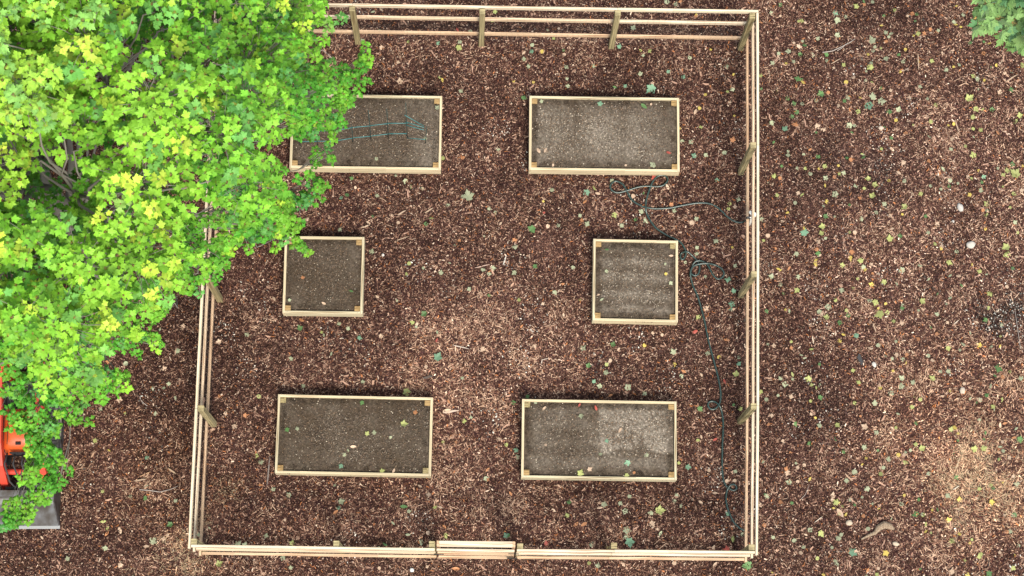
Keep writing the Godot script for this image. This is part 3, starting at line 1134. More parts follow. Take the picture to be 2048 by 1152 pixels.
	maple_bough(Vector3(-4.471, 10.737, -7.516), 0.49)
	maple_bough(Vector3(-3.047, 9.664, -6.736), 0.58)
	maple_bough(Vector3(-3.954, 7.385, -10.135), 0.37)
	maple_bough(Vector3(-9.362, 8.737, -7.891), 0.54)
	maple_bough(Vector3(-5.26, 8.966, -4.716), 0.37)
	maple_bough(Vector3(-5.528, 11.741, -7.245), 0.46)
	maple_bough(Vector3(-8.292, 10.207, -5.471), 0.50)
	maple_bough(Vector3(-7.435, 9.419, -8.639), 0.37)
	maple_bough(Vector3(-7.775, 9.804, -4.697), 0.57)
	maple_bough(Vector3(-9.122, 4.894, -3.789), 0.45)
	maple_bough(Vector3(-8.138, 10.109, -8.373), 0.36)
	maple_bough(Vector3(-7.034, 8.778, -3.873), 0.48)
	maple_bough(Vector3(-5.552, 4.807, -11.501), 0.66)
	maple_bough(Vector3(-9.627, 6.818, -8.518), 0.57)
	maple_bough(Vector3(-8.113, 10.806, -7.944), 0.66)
	maple_bough(Vector3(-5.659, 3.552, -11.654), 0.66)
	maple_bough(Vector3(-9.924, 4.767, -8.798), 0.64)
	maple_bough(Vector3(-6.891, 10.823, -7.157), 0.44)
	maple_bough(Vector3(-9.848, 3.253, -4.366), 0.47)
	maple_bough(Vector3(-7.9, 8.341, -9.543), 0.61)
	maple_bough(Vector3(-10.368, 3.784, -5.858), 0.56)
	maple_bough(Vector3(-3.316, 2.837, -10.825), 0.58)
	maple_bough(Vector3(-5.891, 10.015, -8.265), 0.63)
	maple_bough(Vector3(-8.383, 5.126, -3.332), 0.43)
	maple_bough(Vector3(-8.915, 9.461, -6.287), 0.64)
	maple_bough(Vector3(-10.474, 4.108, -7.621), 0.69)
	maple_bough(Vector3(-10.1, 6.226, -7.248), 0.57)
	maple_bough(Vector3(-9.533, 2.729, -10.1), 0.59)
	maple_bough(Vector3(-6.783, 7.785, -3.822), 0.48)
	maple_bough(Vector3(-10.637, 3.064, -7.624), 0.45)
	maple_bough(Vector3(-7.021, 8.934, -9.635), 0.58)
	maple_bough(Vector3(-4.901, 6.17, -10.979), 0.44)
	maple_bough(Vector3(-9.533, 3.611, -10.131), 0.41)
	maple_bough(Vector3(-2.948, 7.425, -8.379), 0.62)
	maple_bough(Vector3(-6.09, 10.839, -5.963), 0.41)
	maple_bough(Vector3(-8.95, 9.423, -8.289), 0.65)
	maple_bough(Vector3(-2.709, 5.377, -9.849), 0.49)
	maple_bough(Vector3(-5.49, 11.307, -8.577), 0.46)
	maple_bough(Vector3(-9.011, 8.088, -9.036), 0.53)
	maple_bough(Vector3(-5.152, 2.784, -11.561), 0.54)
	maple_bough(Vector3(-9.28, 8.841, -5.891), 0.61)
	maple_bough(Vector3(-6.645, 5.665, -11.316), 0.53)
	maple_bough(Vector3(-2.988, 3.411, -10.542), 0.48)
	maple_bough(Vector3(-8.7, 7.508, -4.168), 0.54)
	maple_bough(Vector3(-6.107, 10.944, -9.149), 0.35)
	maple_bough(Vector3(-4.35, 8.776, -4.923), 0.47)
	maple_bough(Vector3(-8.667, 4.105, -3.405), 0.62)
	maple_bough(Vector3(-6.812, 3.972, -11.561), 0.57)
	maple_bough(Vector3(-6.79, 9.819, -4.393), 0.57)
	maple_bough(Vector3(-3.37, 8.401, -5.729), 0.35)
	maple_bough(Vector3(-9.944, 6.946, -7.713), 0.37)
	maple_bough(Vector3(-2.758, 7.537, -6.449), 0.41)
	maple_bough(Vector3(-5.553, 8.082, -10.733), 0.63)
	maple_bough(Vector3(-6.195, 6.517, -11.052), 0.44)
	maple_bough(Vector3(-10.226, 2.894, -5.163), 0.45)
	maple_bough(Vector3(-8.745, 5.494, -4.019), 0.70)
	maple_bough(Vector3(-9.714, 6.812, -6.69), 0.37)
	maple_bough(Vector3(-7.163, 9.298, -6.495), 0.62)
	maple_bough(Vector3(-7.517, 8.973, -5.605), 0.40)
	maple_bough(Vector3(-6.75, 9.627, -7.12), 0.51)
	maple_bough(Vector3(-4.032, 7.718, -6.605), 0.44)
	maple_bough(Vector3(-6.738, 5.301, -10.516), 0.50)
	maple_bough(Vector3(-7.639, 7.869, -4.805), 0.46)
	maple_bough(Vector3(-7.508, 8.035, -7.964), 0.65)
	maple_bough(Vector3(-4.893, 8.845, -8.266), 0.57)
	maple_bough(Vector3(-6.024, 8.821, -5.992), 0.44)
	maple_bough(Vector3(-10.427, 3.103, -6.221), 0.39)
	maple_bough(Vector3(-5.72, 9.354, -8.926), 0.57)
	maple_bough(Vector3(-3.555, 7.955, -8.283), 0.52)
	maple_bough(Vector3(-7.195, 6.458, -10.136), 0.50)
	maple_bough(Vector3(-5.982, 8.961, -7.961), 0.61)
	maple_bough(Vector3(-9.126, 6.498, -6.324), 0.69)
	maple_bough(Vector3(-6.007, 8.698, -9.013), 0.47)
	maple_bough(Vector3(-4.252, 8.245, -7.454), 0.50)
	maple_bough(Vector3(-8.719, 7.676, -8.033), 0.58)
	maple_bough(Vector3(-4.342, 6.924, -9.406), 0.49)
	maple_bough(Vector3(-7.706, 7.292, -8.785), 0.61)
	maple_bough(Vector3(-5.992, 8.595, -5.124), 0.66)
	maple_bough(Vector3(-6.641, 8.339, -5.605), 0.54)
	maple_bough(Vector3(-7.833, 8.217, -6.053), 0.56)
	maple_bough(Vector3(-4.99, 8.195, -4.839), 0.54)
	maple_bough(Vector3(-5.017, 7.029, -4.283), 0.38)
	maple_bough(Vector3(-5.257, 8.748, -7.374), 0.48)
	maple_bough(Vector3(-6.278, 9.444, -6.079), 0.55)
	maple_bough(Vector3(-6.023, 5.063, -10.939), 0.46)
	maple_bough(Vector3(-10.197, 4.094, -6.637), 0.47)
	maple_bough(Vector3(-4.502, 5.191, -10.338), 0.49)
	maple_bough(Vector3(-3.587, 7.277, -7.814), 0.53)
	maple_bough(Vector3(-4.093, 7.795, -5.804), 0.60)
	maple_bough(Vector3(-6.404, 7.893, -9.433), 0.52)
	maple_bough(Vector3(-7.04, 8.589, -8.38), 0.48)
	maple_bough(Vector3(-6.295, 7.55, -4.486), 0.67)
	maple_bough(Vector3(-7.509, 8.622, -7.24), 0.41)
	maple_bough(Vector3(-3.402, 6.047, -9.208), 0.56)
	maple_bough(Vector3(-4.519, 6.411, -10.183), 0.40)
	maple_bough(Vector3(-8.003, 7.259, -5.335), 0.38)
	maple_bough(Vector3(-3.232, 7.017, -6.673), 0.34)
	maple_bough(Vector3(-4.817, 9.599, -8.344), 0.66)
	maple_bough(Vector3(-5.153, 5.817, -10.267), 0.36)
	maple_bough(Vector3(-5.547, 9.405, -6.831), 0.59)
	maple_bough(Vector3(-9.553, 5.227, -7.612), 0.44)
	maple_bough(Vector3(-5.297, 8.318, -5.834), 0.67)
	maple_bough(Vector3(-5.251, 7.029, -9.641), 0.44)
	maple_bough(Vector3(-7.357, 7.962, -9.221), 0.52)
	maple_bough(Vector3(-8.878, 7.164, -8.49), 0.69)
	maple_bough(Vector3(-8.368, 5.387, -9.769), 0.50)
	maple_bough(Vector3(-8.166, 4.695, -10.596), 0.34)
	maple_bough(Vector3(-8.594, 6.925, -5.99), 0.46)
	maple_bough(Vector3(-10.181, 4.693, -7.86), 0.48)
	maple_bough(Vector3(-8.959, 5.419, -5.098), 0.55)
	maple_bough(Vector3(-6.008, 7.918, -5.069), 0.60)
	maple_bough(Vector3(-7.837, 7.188, -4.449), 0.62)
	maple_bough(Vector3(-5.164, 7.64, -9.163), 0.40)
	maple_bough(Vector3(-9.405, 5.715, -6.59), 0.66)
	maple_bough(Vector3(-8.852, 6.939, -7.497), 0.59)
	maple_bough(Vector3(-6.388, 6.669, -10.271), 0.34)
	maple_bough(Vector3(-5.46, 9.742, -7.611), 0.40)
	maple_bough(Vector3(-9.199, 5.347, -9.114), 0.44)
	maple_bough(Vector3(-8.412, 9.027, -8.623), 0.65)
	maple_bough(Vector3(-4.752, 8.489, -6.445), 0.37)
	maple_bough(Vector3(-4.017, 4.613, -10.635), 0.56)
	maple_bough(Vector3(-8.806, 8.01, -6.191), 0.40)
	maple_bough(Vector3(-9.023, 3.674, -3.952), 0.62)
	maple_bough(Vector3(-6.641, 9.334, -8.62), 0.37)
	maple_bough(Vector3(-3.191, 8.002, -6.768), 0.44)
	maple_bough(Vector3(-6.898, 9.172, -7.8), 0.60)
	maple_bough(Vector3(-2.854, 5.402, -8.877), 0.67)
	maple_bough(Vector3(-6.48, 8.815, -7.204), 0.54)
	maple_bough(Vector3(-6.331, 6.049, -10.5), 0.55)
	maple_bough(Vector3(-4.093, 7.567, -9.379), 0.71)
	maple_bough(Vector3(-8.307, 6.685, -5.181), 0.44)
	maple_bough(Vector3(-8.213, 7.94, -6.867), 0.47)
	maple_bough(Vector3(-7.078, 7.053, -4.194), 0.41)
	maple_bough(Vector3(-4.388, 2.948, -11.064), 0.50)
	maple_bough(Vector3(-2.563, 4.235, -8.942), 0.67)
	maple_bough(Vector3(-8.51, 6.124, -4.889), 0.66)
	maple_bough(Vector3(-5.311, 7.579, -4.494), 0.37)
	maple_bough(Vector3(-9.005, 6.488, -8.019), 0.52)
	maple_bough(Vector3(-8.086, 6.298, -9.36), 0.65)
	maple_bough(Vector3(-8.181, 7.61, -6.069), 0.44)
	maple_bough(Vector3(-7.755, 5.969, -10.511), 0.60)
	maple_bough(Vector3(-7.895, 6, -4.381), 0.59)
	maple_bough(Vector3(-8.435, 4.574, -3.948), 0.45)
	maple_bough(Vector3(-6.796, 8.439, -9.125), 0.71)
	maple_bough(Vector3(-5.779, 10.202, -6.835), 0.46)
	maple_bough(Vector3(-5.189, 8.11, -8.609), 0.59)
	maple_bough(Vector3(-10.616, 2.676, -7.002), 0.62)
	maple_bough(Vector3(-4.777, 5.2, -9.551), 0.26)
	maple_bough(Vector3(-4.66, 6, -9.209), 0.25)
	maple_bough(Vector3(-4.511, 6.8, -8.857), 0.24)
	maple_bough(Vector3(-5.782, 5.2, -8.864), 0.17)
	maple_bough(Vector3(-5.66, 6, -8.634), 0.17)
	maple_bough(Vector3(-5.637, 6.8, -8.54), 0.16)
	maple_bough(Vector3(-5.243, 5.2, -6.711), 0.21)
	maple_bough(Vector3(-5.222, 6, -6.608), 0.20)
	maple_bough(Vector3(-5.032, 6.8, -6.314), 0.20)
	maple_bough(Vector3(-6.306, 5.2, -7.427), 0.15)
	maple_bough(Vector3(-6.092, 6, -7.12), 0.14)
	maple_bough(Vector3(-5.813, 6.8, -7.037), 0.14)
	maple_bough(Vector3(-5.199, 5.2, -8.004), 0.16)
	maple_bough(Vector3(-4.916, 6, -7.734), 0.15)
	maple_bough(Vector3(-4.899, 6.8, -7.589), 0.15)
	maple_bough(Vector3(-3.088, 5.2, -6.704), 0.15)
	maple_bough(Vector3(-3.11, 6, -6.57), 0.14)
	maple_bough(Vector3(-3.008, 6.8, -6.33), 0.14)
	maple_bough(Vector3(-6.508, 4.2, -5.07), 0.22)
	maple_bough(Vector3(-6.298, 5, -4.915), 0.21)
	maple_bough(Vector3(-6.241, 5.8, -4.684), 0.20)
	maple_bough(Vector3(-4.363, 5.2, -6.944), 0.13)
	maple_bough(Vector3(-4.075, 6, -6.637), 0.13)
	maple_bough(Vector3(-3.983, 6.8, -6.552), 0.13)
	maple_bough(Vector3(-5.871, 5.2, -5.841), 0.17)
	maple_bough(Vector3(-5.824, 6, -5.759), 0.17)
	maple_bough(Vector3(-5.535, 6.8, -5.544), 0.16)
	build_limbs(maple, maple_foot, 1.0, M.bark, 0.062)
	finish_crown(maple, crown_at, 296, "leaf")
	right_tree = thing("maple_tree", Vector3.ZERO)
	tag(right_tree, "grey-green broad-leaved maple reaching in at the far right corner", "tree")
	var t2: Array = []
	var r2: Array = []
	for i in 8:
		var t := i / 7.0
		t2.append(right_foot + Vector3(sin(t * 3.0) * 0.1, -0.2 + t * 8.0, sin(t * 5.0) * 0.08))
		r2.append(lerpf(0.17, 0.04, t) + 0.1 * exp(-t * 22.0))
	piece("trunk", tube(t2, r2, 12), M.bark, right_tree)
	right_bough(Vector3(7.09, 5.5, -9.973), 0.13)
	right_bough(Vector3(6.919, 5.5, -9.867), 0.10)
	right_bough(Vector3(7.148, 5.4, -9.747), 0.15)
	right_bough(Vector3(7.42, 5.4, -9.577), 0.13)
	right_bough(Vector3(6.964, 5.6, -10.065), 0.12)
	right_bough(Vector3(7.358, 5.6, -10.015), 0.17)
	right_bough(Vector3(7.613, 5.6, -9.802), 0.24)
	right_bough(Vector3(7.247, 6, -10.155), 0.33)
	right_bough(Vector3(7.577, 6.5, -9.834), 0.39)
	right_bough(Vector3(7.762, 6, -9.378), 0.33)
	right_bough(Vector3(7.816, 7, -9.379), 0.44)
	right_bough(Vector3(7.763, 7.5, -9.947), 0.56)
	right_bough(Vector3(7.326, 7, -10.271), 0.51)
	right_bough(Vector3(8.103, 8, -9.427), 0.55)
	right_bough(Vector3(8.454, 7, -8.979), 0.51)
	right_bough(Vector3(8.081, 8, -10.3), 0.61)
	right_bough(Vector3(8.521, 8.5, -9.642), 0.60)
	right_bough(Vector3(8.646, 8, -8.906), 0.55)
	right_bough(Vector3(8.282, 6, -8.821), 0.40)
	build_limbs(right_tree, right_foot, 0.72, M.bark, 0.05)
	for e in right_crown:
		var v: float = rng.randf_range(0.85, 1.15)
		e[1] = Color(0.15 * v, 0.275 * v, 0.085 * v) if rng.randf() < 0.8 else Color(0.09 * v, 0.22 * v, 0.09 * v)
	finish_crown(right_tree, right_crown, 110, "leaf")

# ---------------------------------------------------------------- hose, tap, trellis
var hose_pts: Array = []
func hose_point(p: Vector3) -> void:
	hose_pts.append(p)

func build_hose() -> void:
	hose_point(Vector3(4.232, 0.42, -8.146))
	hose_point(Vector3(4.221, 0.25, -8.164))
	hose_point(Vector3(4.201, 0.06, -8.173))
	hose_point(Vector3(4.139, 0, -8.166))
	hose_point(Vector3(4.066, 0, -8.181))
	hose_point(Vector3(3.985, 0, -8.226))
	hose_point(Vector3(3.905, 0, -8.295))
	hose_point(Vector3(3.824, 0, -8.378))
	hose_point(Vector3(3.743, 0, -8.435))
	hose_point(Vector3(3.662, 0, -8.467))
	hose_point(Vector3(3.552, 0, -8.483))
	hose_point(Vector3(3.389, 0, -8.47))
	hose_point(Vector3(3.163, 0, -8.424))
	hose_point(Vector3(3.002, 0, -8.39))
	hose_point(Vector3(2.789, 0, -8.375))
	hose_point(Vector3(2.649, 0, -8.387))
	hose_point(Vector3(2.543, 0, -8.421))
	hose_point(Vector3(2.436, 0, -8.477))
	hose_point(Vector3(2.366, 0, -8.549))
	hose_point(Vector3(2.324, 0, -8.628))
	hose_point(Vector3(2.281, 0, -8.715))
	hose_point(Vector3(2.245, 0, -8.773))
	hose_point(Vector3(2.188, 0, -8.812))
	hose_point(Vector3(2.131, 0, -8.829))
	hose_point(Vector3(2.076, 0, -8.806))
	hose_point(Vector3(2.04, 0, -8.761))
	hose_point(Vector3(2.04, 0, -8.71))
	hose_point(Vector3(2.069, 0, -8.667))
	hose_point(Vector3(2.126, 0, -8.639))
	hose_point(Vector3(2.189, 0, -8.639))
	hose_point(Vector3(2.267, 0, -8.66))
	hose_point(Vector3(2.366, 0, -8.691))
	hose_point(Vector3(2.472, 0, -8.726))
	hose_point(Vector3(2.578, 0, -8.746))
	hose_point(Vector3(2.684, 0, -8.751))
	hose_point(Vector3(2.79, 0, -8.747))
	hose_point(Vector3(2.875, 0, -8.758))
	hose_point(Vector3(2.931, 0, -8.793))
	hose_point(Vector3(2.967, 0, -8.844))
	hose_point(Vector3(2.966, 0, -8.895))
	hose_point(Vector3(2.924, 0, -8.931))
	hose_point(Vector3(2.861, 0, -8.939))
	hose_point(Vector3(2.797, 0, -8.911))
	hose_point(Vector3(2.747, 0, -8.855))
	hose_point(Vector3(2.712, 0, -8.796))
	hose_point(Vector3(2.677, 0, -8.7))
	hose_point(Vector3(2.649, 0, -8.612))
	hose_point(Vector3(2.628, 0, -8.532))
	hose_point(Vector3(2.615, 0, -8.445))
	hose_point(Vector3(2.613, 0, -8.372))
	hose_point(Vector3(2.631, 0, -8.285))
	hose_point(Vector3(2.669, 0, -8.206))
	hose_point(Vector3(2.758, 0, -8.074))
	hose_point(Vector3(2.86, 0, -7.993))
	hose_point(Vector3(2.981, 0, -7.92))
	hose_point(Vector3(3.082, 0, -7.876))
	hose_point(Vector3(3.179, 0, -7.819))
	hose_point(Vector3(3.244, 0, -7.717))
	hose_point(Vector3(3.264, 0, -7.634))
	hose_point(Vector3(3.233, 0, -7.551))
	hose_point(Vector3(3.195, 0, -7.533))
	hose_point(Vector3(3.171, 0, -7.583))
	hose_point(Vector3(3.195, 0, -7.641))
	hose_point(Vector3(3.284, 0, -7.655))
	hose_point(Vector3(3.365, 0, -7.603))
	hose_point(Vector3(3.445, 0, -7.521))
	hose_point(Vector3(3.485, 0, -7.423))
	hose_point(Vector3(3.465, 0, -7.306))
	hose_point(Vector3(3.404, 0, -7.272))
	hose_point(Vector3(3.343, 0, -7.313))
	hose_point(Vector3(3.348, 0, -7.387))
	hose_point(Vector3(3.405, 0, -7.492))
	hose_point(Vector3(3.486, 0, -7.514))
	hose_point(Vector3(3.567, 0, -7.494))
	hose_point(Vector3(3.627, 0, -7.433))
	hose_point(Vector3(3.687, 0, -7.31))
	hose_point(Vector3(3.767, 0, -7.225))
	hose_point(Vector3(3.848, 0, -7.251))
	hose_point(Vector3(3.879, 0, -7.322))
	hose_point(Vector3(3.829, 0, -7.404))
	hose_point(Vector3(3.728, 0, -7.456))
	hose_point(Vector3(3.607, 0, -7.47))
	hose_point(Vector3(3.465, 0, -7.455))
	hose_point(Vector3(3.372, 0, -7.408))
	hose_point(Vector3(3.331, 0, -7.304))
	hose_point(Vector3(3.353, 0, -7.181))
	hose_point(Vector3(3.387, 0, -7.074))
	hose_point(Vector3(3.443, 0, -6.952))
	hose_point(Vector3(3.502, 0, -6.768))
	hose_point(Vector3(3.561, 0, -6.523))
	hose_point(Vector3(3.62, 0, -6.218))
	hose_point(Vector3(3.698, 0, -5.914))
	hose_point(Vector3(3.764, 0, -5.651))
	hose_point(Vector3(3.803, 0, -5.45))
	hose_point(Vector3(3.81, 0, -5.289))
	hose_point(Vector3(3.783, 0, -5.177))
	hose_point(Vector3(3.713, 0, -5.106))
	hose_point(Vector3(3.641, 0, -5.109))
	hose_point(Vector3(3.608, 0, -5.165))
	hose_point(Vector3(3.634, 0, -5.221))
	hose_point(Vector3(3.714, 0, -5.223))
	hose_point(Vector3(3.783, 0, -5.157))
	hose_point(Vector3(3.823, 0, -5.08))
	hose_point(Vector3(3.847, 0, -4.927))
	hose_point(Vector3(3.846, 0, -4.743))
	hose_point(Vector3(3.832, 0, -4.483))
	hose_point(Vector3(3.829, 0, -4.145))
	hose_point(Vector3(3.854, 0, -3.947))
	hose_point(Vector3(3.91, 0, -3.861))
	hose_point(Vector3(4.001, 0, -3.811))
	hose_point(Vector3(4.051, 0, -3.851))
	hose_point(Vector3(4.021, 0, -3.902))
	hose_point(Vector3(3.95, 0, -3.889))
	hose_point(Vector3(3.898, 0, -3.799))
	hose_point(Vector3(3.885, 0, -3.651))
	hose_point(Vector3(3.919, 0, -3.494))
	hose_point(Vector3(3.997, 0, -3.318))
	hose_point(Vector3(4.094, 0, -3.221))
	hose_point(Vector3(4.192, 0, -3.173))
	var curve := Curve3D.new()
	var r := 0.0155
	for i in hose_pts.size():
		var p: Vector3 = hose_pts[i]
		if p.y < 0.03:
			p.y = ground_height(p.x, p.z) + r + 0.012
			for j in i - 3:
				var q: Vector3 = hose_pts[j]
				if Vector2(q.x - p.x, q.z - p.z).length() < 0.05:
					p.y = maxf(p.y, q.y + 2.1 * r)
		hose_pts[i] = p
	for i in hose_pts.size():
		var a: Vector3 = hose_pts[maxi(i - 1, 0)]
		var b: Vector3 = hose_pts[mini(i + 1, hose_pts.size() - 1)]
		var d := (b - a) / 6.0
		curve.add_point(hose_pts[i], -d, d)
	curve.bake_interval = 0.03
	var pts := Array(curve.get_baked_points())
	var radii: Array = []
	for p in pts:
		radii.append(r)
	var o := piece("garden_hose", tube(pts, radii, 10), M.hose, self)
	tag(o, "thin dark green garden hose looping from the tap along the right fence", "hose")

func build_tap() -> void:
	var at := Vector3(4.256, 0.42, -8.139)
	at.y = 0
	var o := thing("water_tap", at)
	tag(o, "white standpipe with water tap beside the right fence where the hose ends", "tap")
	piece("standpipe", rod(Vector3(0.03, -0.1, 0.0), Vector3(0.03, 0.66, 0.0), 0.028, 12), M.white_plastic, o)
	piece("cap", rod(Vector3(0.03, 0.64, 0.0), Vector3(0.03, 0.70, 0.0), 0.036, 12), M.white_plastic, o)
	piece("elbow", rod(Vector3(0.03, 0.60, 0.0), Vector3(-0.03, 0.60, -0.07), 0.024, 10), M.white_plastic, o)
	piece("spout", tube([Vector3(0.03, 0.50, 0), Vector3(-0.03, 0.50, 0), Vector3(-0.05, 0.48, 0), Vector3(-0.05, 0.42, 0)], [0.016, 0.016, 0.015, 0.014], 10), M.steel, o)
	piece("handle", rod(Vector3(-0.03, 0.535, -0.04), Vector3(-0.03, 0.535, 0.04), 0.007), M.black_metal, o)

func build_trellis() -> void:
	var c := Vector3(-1.6, 0.232, -9.4)
	var o := thing("plant_trellis", c)
	tag(o, "thin teal wire trellis standing in the soil of the back left bed", "trellis")
	# [foot, height]; three made taller, their extra wire imitating cast shadows on the soil
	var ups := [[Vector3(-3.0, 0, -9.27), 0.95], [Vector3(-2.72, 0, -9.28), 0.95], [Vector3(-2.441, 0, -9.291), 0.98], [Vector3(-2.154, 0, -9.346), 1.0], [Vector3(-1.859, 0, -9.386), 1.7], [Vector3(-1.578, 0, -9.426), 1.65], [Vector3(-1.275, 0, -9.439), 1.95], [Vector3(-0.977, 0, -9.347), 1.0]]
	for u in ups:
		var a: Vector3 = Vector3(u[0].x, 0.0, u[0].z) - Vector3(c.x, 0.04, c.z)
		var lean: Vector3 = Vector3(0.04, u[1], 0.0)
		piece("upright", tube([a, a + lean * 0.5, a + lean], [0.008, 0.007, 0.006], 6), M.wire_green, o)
	for row in [[0.27, 0.0], [0.86, 0.01]]:
		for i in ups.size() - 2:
			var a: Vector3 = ups[i][0] - Vector3(c.x, 0, c.z) + Vector3(0.04 * row[0], row[0] - 0.04 + 0.012 * (i % 2), 0)
			var b: Vector3 = ups[i + 1][0] - Vector3(c.x, 0, c.z) + Vector3(0.04 * row[0], row[0] - 0.04 - 0.01 * (i % 2), 0)
			piece("crossbar", rod(a, b, 0.0065, 6), M.teal, o)
	for p in [[Vector3(-1.275, 1.25, -9.44), Vector3(-0.977, 0.98, -9.347)], [Vector3(-1.275, 0.88, -9.44), Vector3(-0.977, 0.90, -9.347)], [Vector3(-1.275, 0.70, -9.44), Vector3(-0.977, 0.76, -9.347)], [Vector3(-1.275, 0.04, -9.42), Vector3(-0.977, 0.22, -9.347)]]:
		piece("crossbar", rod(p[0] - Vector3(c.x, 0, c.z), p[1] - Vector3(c.x, 0, c.z), 0.006, 6), M.teal, o)

# ---------------------------------------------------------------- loader
func block(called: String, parent: Node, at: Vector3, size: Vector3, m: Material, ease := 0.015) -> MeshInstance3D:
	var o := piece(called, timber(size.x, size.y, size.z, ease), m, parent)
	o.position = at
	return o

func slab(poly: Array, wide: float) -> ArrayMesh:
	# a plate: outline in (z, y), thickness along x
	var st := flat_tool()
	var n := poly.size()
	var pv := PackedVector2Array(poly)
	var t := Geometry2D.triangulate_polygon(pv)
	for s in [-1.0, 1.0]:
		for i in range(0, t.size(), 3):
			var a: Vector2 = pv[t[i]]
			var b: Vector2 = pv[t[i + 1]]
			var c: Vector2 = pv[t[i + 2]]
			if s > 0:
				tri(st, Vector3(wide / 2, a.y, a.x), Vector3(wide / 2, b.y, b.x), Vector3(wide / 2, c.y, c.x))
			else:
				tri(st, Vector3(-wide / 2, a.y, a.x), Vector3(-wide / 2, c.y, c.x), Vector3(-wide / 2, b.y, b.x))
	for i in n:
		var a: Vector2 = pv[i]
		var b: Vector2 = pv[(i + 1) % n]
		quad(st, Vector3(-wide / 2, a.y, a.x), Vector3(-wide / 2, b.y, b.x), Vector3(wide / 2, b.y, b.x), Vector3(wide / 2, a.y, a.x))
	return done(st)

func build_loader() -> void:
	var o := thing("mini_loader", Vector3(-7.069, 0, -4.543), 0.02)
	tag(o, "orange and red tracked mini loader with steel bucket parked under the maple", "loader")
	for s in [-1.0, 1.0]:
		var belt: Array = []
		for k in 24:
			var a := TAU * k / 24.0
			var zz := cos(a)
			belt.append(Vector2(signf(zz) * 0.48 + zz * 0.2, 0.2 + sin(a) * 0.19))
		var track := piece("track", slab(belt, 0.17), M.rubber, o)
		track.position = Vector3(s * 0.40, 0, -0.15)
		for k in 22:
			var lug := piece("lug", timber(0.17, 0.02, 0.035), M.rubber, track)
			lug.position = Vector3(0, 0.395, -0.56 + k * 0.053)
		for k in 3:
			piece("roller", rod(Vector3(-0.09, 0.16, -0.35 + k * 0.35), Vector3(0.09, 0.16, -0.35 + k * 0.35), 0.08, 12), M.dark_steel, track)
	block("chassis", o, Vector3(0, 0.45, -0.15), Vector3(0.56, 0.4, 1.1), M.black_metal, 0.03)
	# rounded engine cover
	var st := SurfaceTool.new()
	st.begin(Mesh.PRIMITIVE_TRIANGLES)
	st.set_smooth_group(0)
	var rows := 10
	var cols := 16
	var grid: Array = []
	for j in rows + 1:
		var line: Array = []
		for i in cols + 1:
			var u := i * 2.0 / cols - 1.0
			var v := j * 2.0 / rows - 1.0
			var h := pow(maxf(0.0, 1.0 - pow(absf(u), 4.0)), 0.4) * pow(maxf(0.0, 1.0 - pow(absf(v), 4.0)), 0.4)
			line.append(Vector3(u * 0.29, 0.62 + 0.42 * h, 0.06 + v * 0.36))
		grid.append(line)
	for j in rows:
		for i in cols:
			quad(st, grid[j][i], grid[j][i + 1], grid[j + 1][i + 1], grid[j + 1][i])
	piece("engine_cover", done(st), M.orange, o)
	for s in [-1.0, 1.0]:
		block("cover_seam", o, Vector3(s * 0.17, 1.028, 0.06), Vector3(0.008, 0.02, 0.5), M.black_metal, 0.002)
	block("cover_latch", o, Vector3(0, 1.035, 0.30), Vector3(0.08, 0.03, 0.04), M.black_metal, 0.006)
	for k in 5:
		block("vent_slat", o, Vector3(0, 0.72 + k * 0.05, 0.425), Vector3(0.3, 0.02, 0.02), M.black_metal, 0.003)
	block("control_panel", o, Vector3(0, 1.0, -0.55), Vector3(0.5, 0.12, 0.2), M.black_metal, 0.02)
	for s in [-1.0, 1.0]:
		piece("control_lever", rod(Vector3(s * 0.1, 1.04, -0.55), Vector3(s * 0.1, 1.2, -0.6), 0.012), M.black_metal, o)
		var arm := [Vector2(-0.95, 1.12), Vector2(-0.92, 1.22), Vector2(0.3, 1.06), Vector2(0.62, 0.86), Vector2(0.88, 0.42), Vector2(0.92, 0.26), Vector2(0.80, 0.24), Vector2(0.72, 0.42), Vector2(0.50, 0.72), Vector2(0.22, 0.92)]
		var a := piece("lift_arm", slab(arm, 0.115), M.red, o)
		a.position = Vector3(s * 0.315, 0, 0)
		var tower := [Vector2(-1.0, 0.4), Vector2(-1.0, 1.2), Vector2(-0.84, 1.2), Vector2(-0.70, 0.4)]
		var w := piece("rear_tower", slab(tower, 0.06), M.red, o)
		w.position = Vector3(s * 0.25, 0, 0)
		piece("lift_cylinder", rod(Vector3(s * 0.30, 0.45, -0.55), Vector3(s * 0.30, 0.98, 0.1), 0.03), M.dark_steel, o)
	piece("cross_tube", rod(Vector3(-0.34, 0.60, 0.68), Vector3(0.34, 0.60, 0.68), 0.045, 12), M.red, o)
	piece("tilt_cylinder", rod(Vector3(0.06, 0.75, 0.62), Vector3(0.06, 0.48, 0.94), 0.035), M.dark_steel, o)
	for k in 3:
		piece("hydraulic_line", tube([Vector3(-0.2 + k * 0.12, 0.85, 0.42), Vector3(-0.22 + k * 0.13, 0.92, 0.6), Vector3(-0.18 + k * 0.15, 0.7, 0.84), Vector3(-0.1 + k * 0.1, 0.5, 0.94)], [0.014, 0.014, 0.014, 0.014], 6), M.rubber, o)
	# attachment plate and bucket
	var plate := piece("attach_plate", slab([Vector2(0.86, 0.12), Vector2(0.90, 0.50), Vector2(0.94, 0.50), Vector2(0.93, 0.10)], 0.62), M.black_metal, o)
	plate.position = Vector3(0.02, 0, 0)
	piece("attach_roll", rod(Vector3(0.05, 0.56, 0.88), Vector3(0.36, 0.56, 0.88), 0.06, 12), M.black_metal, o)
	var bucket := Node3D.new()
	bucket.name = "bucket"
	o.add_child(bucket)
	bucket.position = Vector3(0, 0, 0)
	var half := 0.47
	var profile := [Vector2(1.00, 0.58), Vector2(0.95, 0.36), Vector2(0.95, 0.15), Vector2(1.03, 0.055), Vector2(1.12, 0.03), Vector2(1.46, 0.02)]
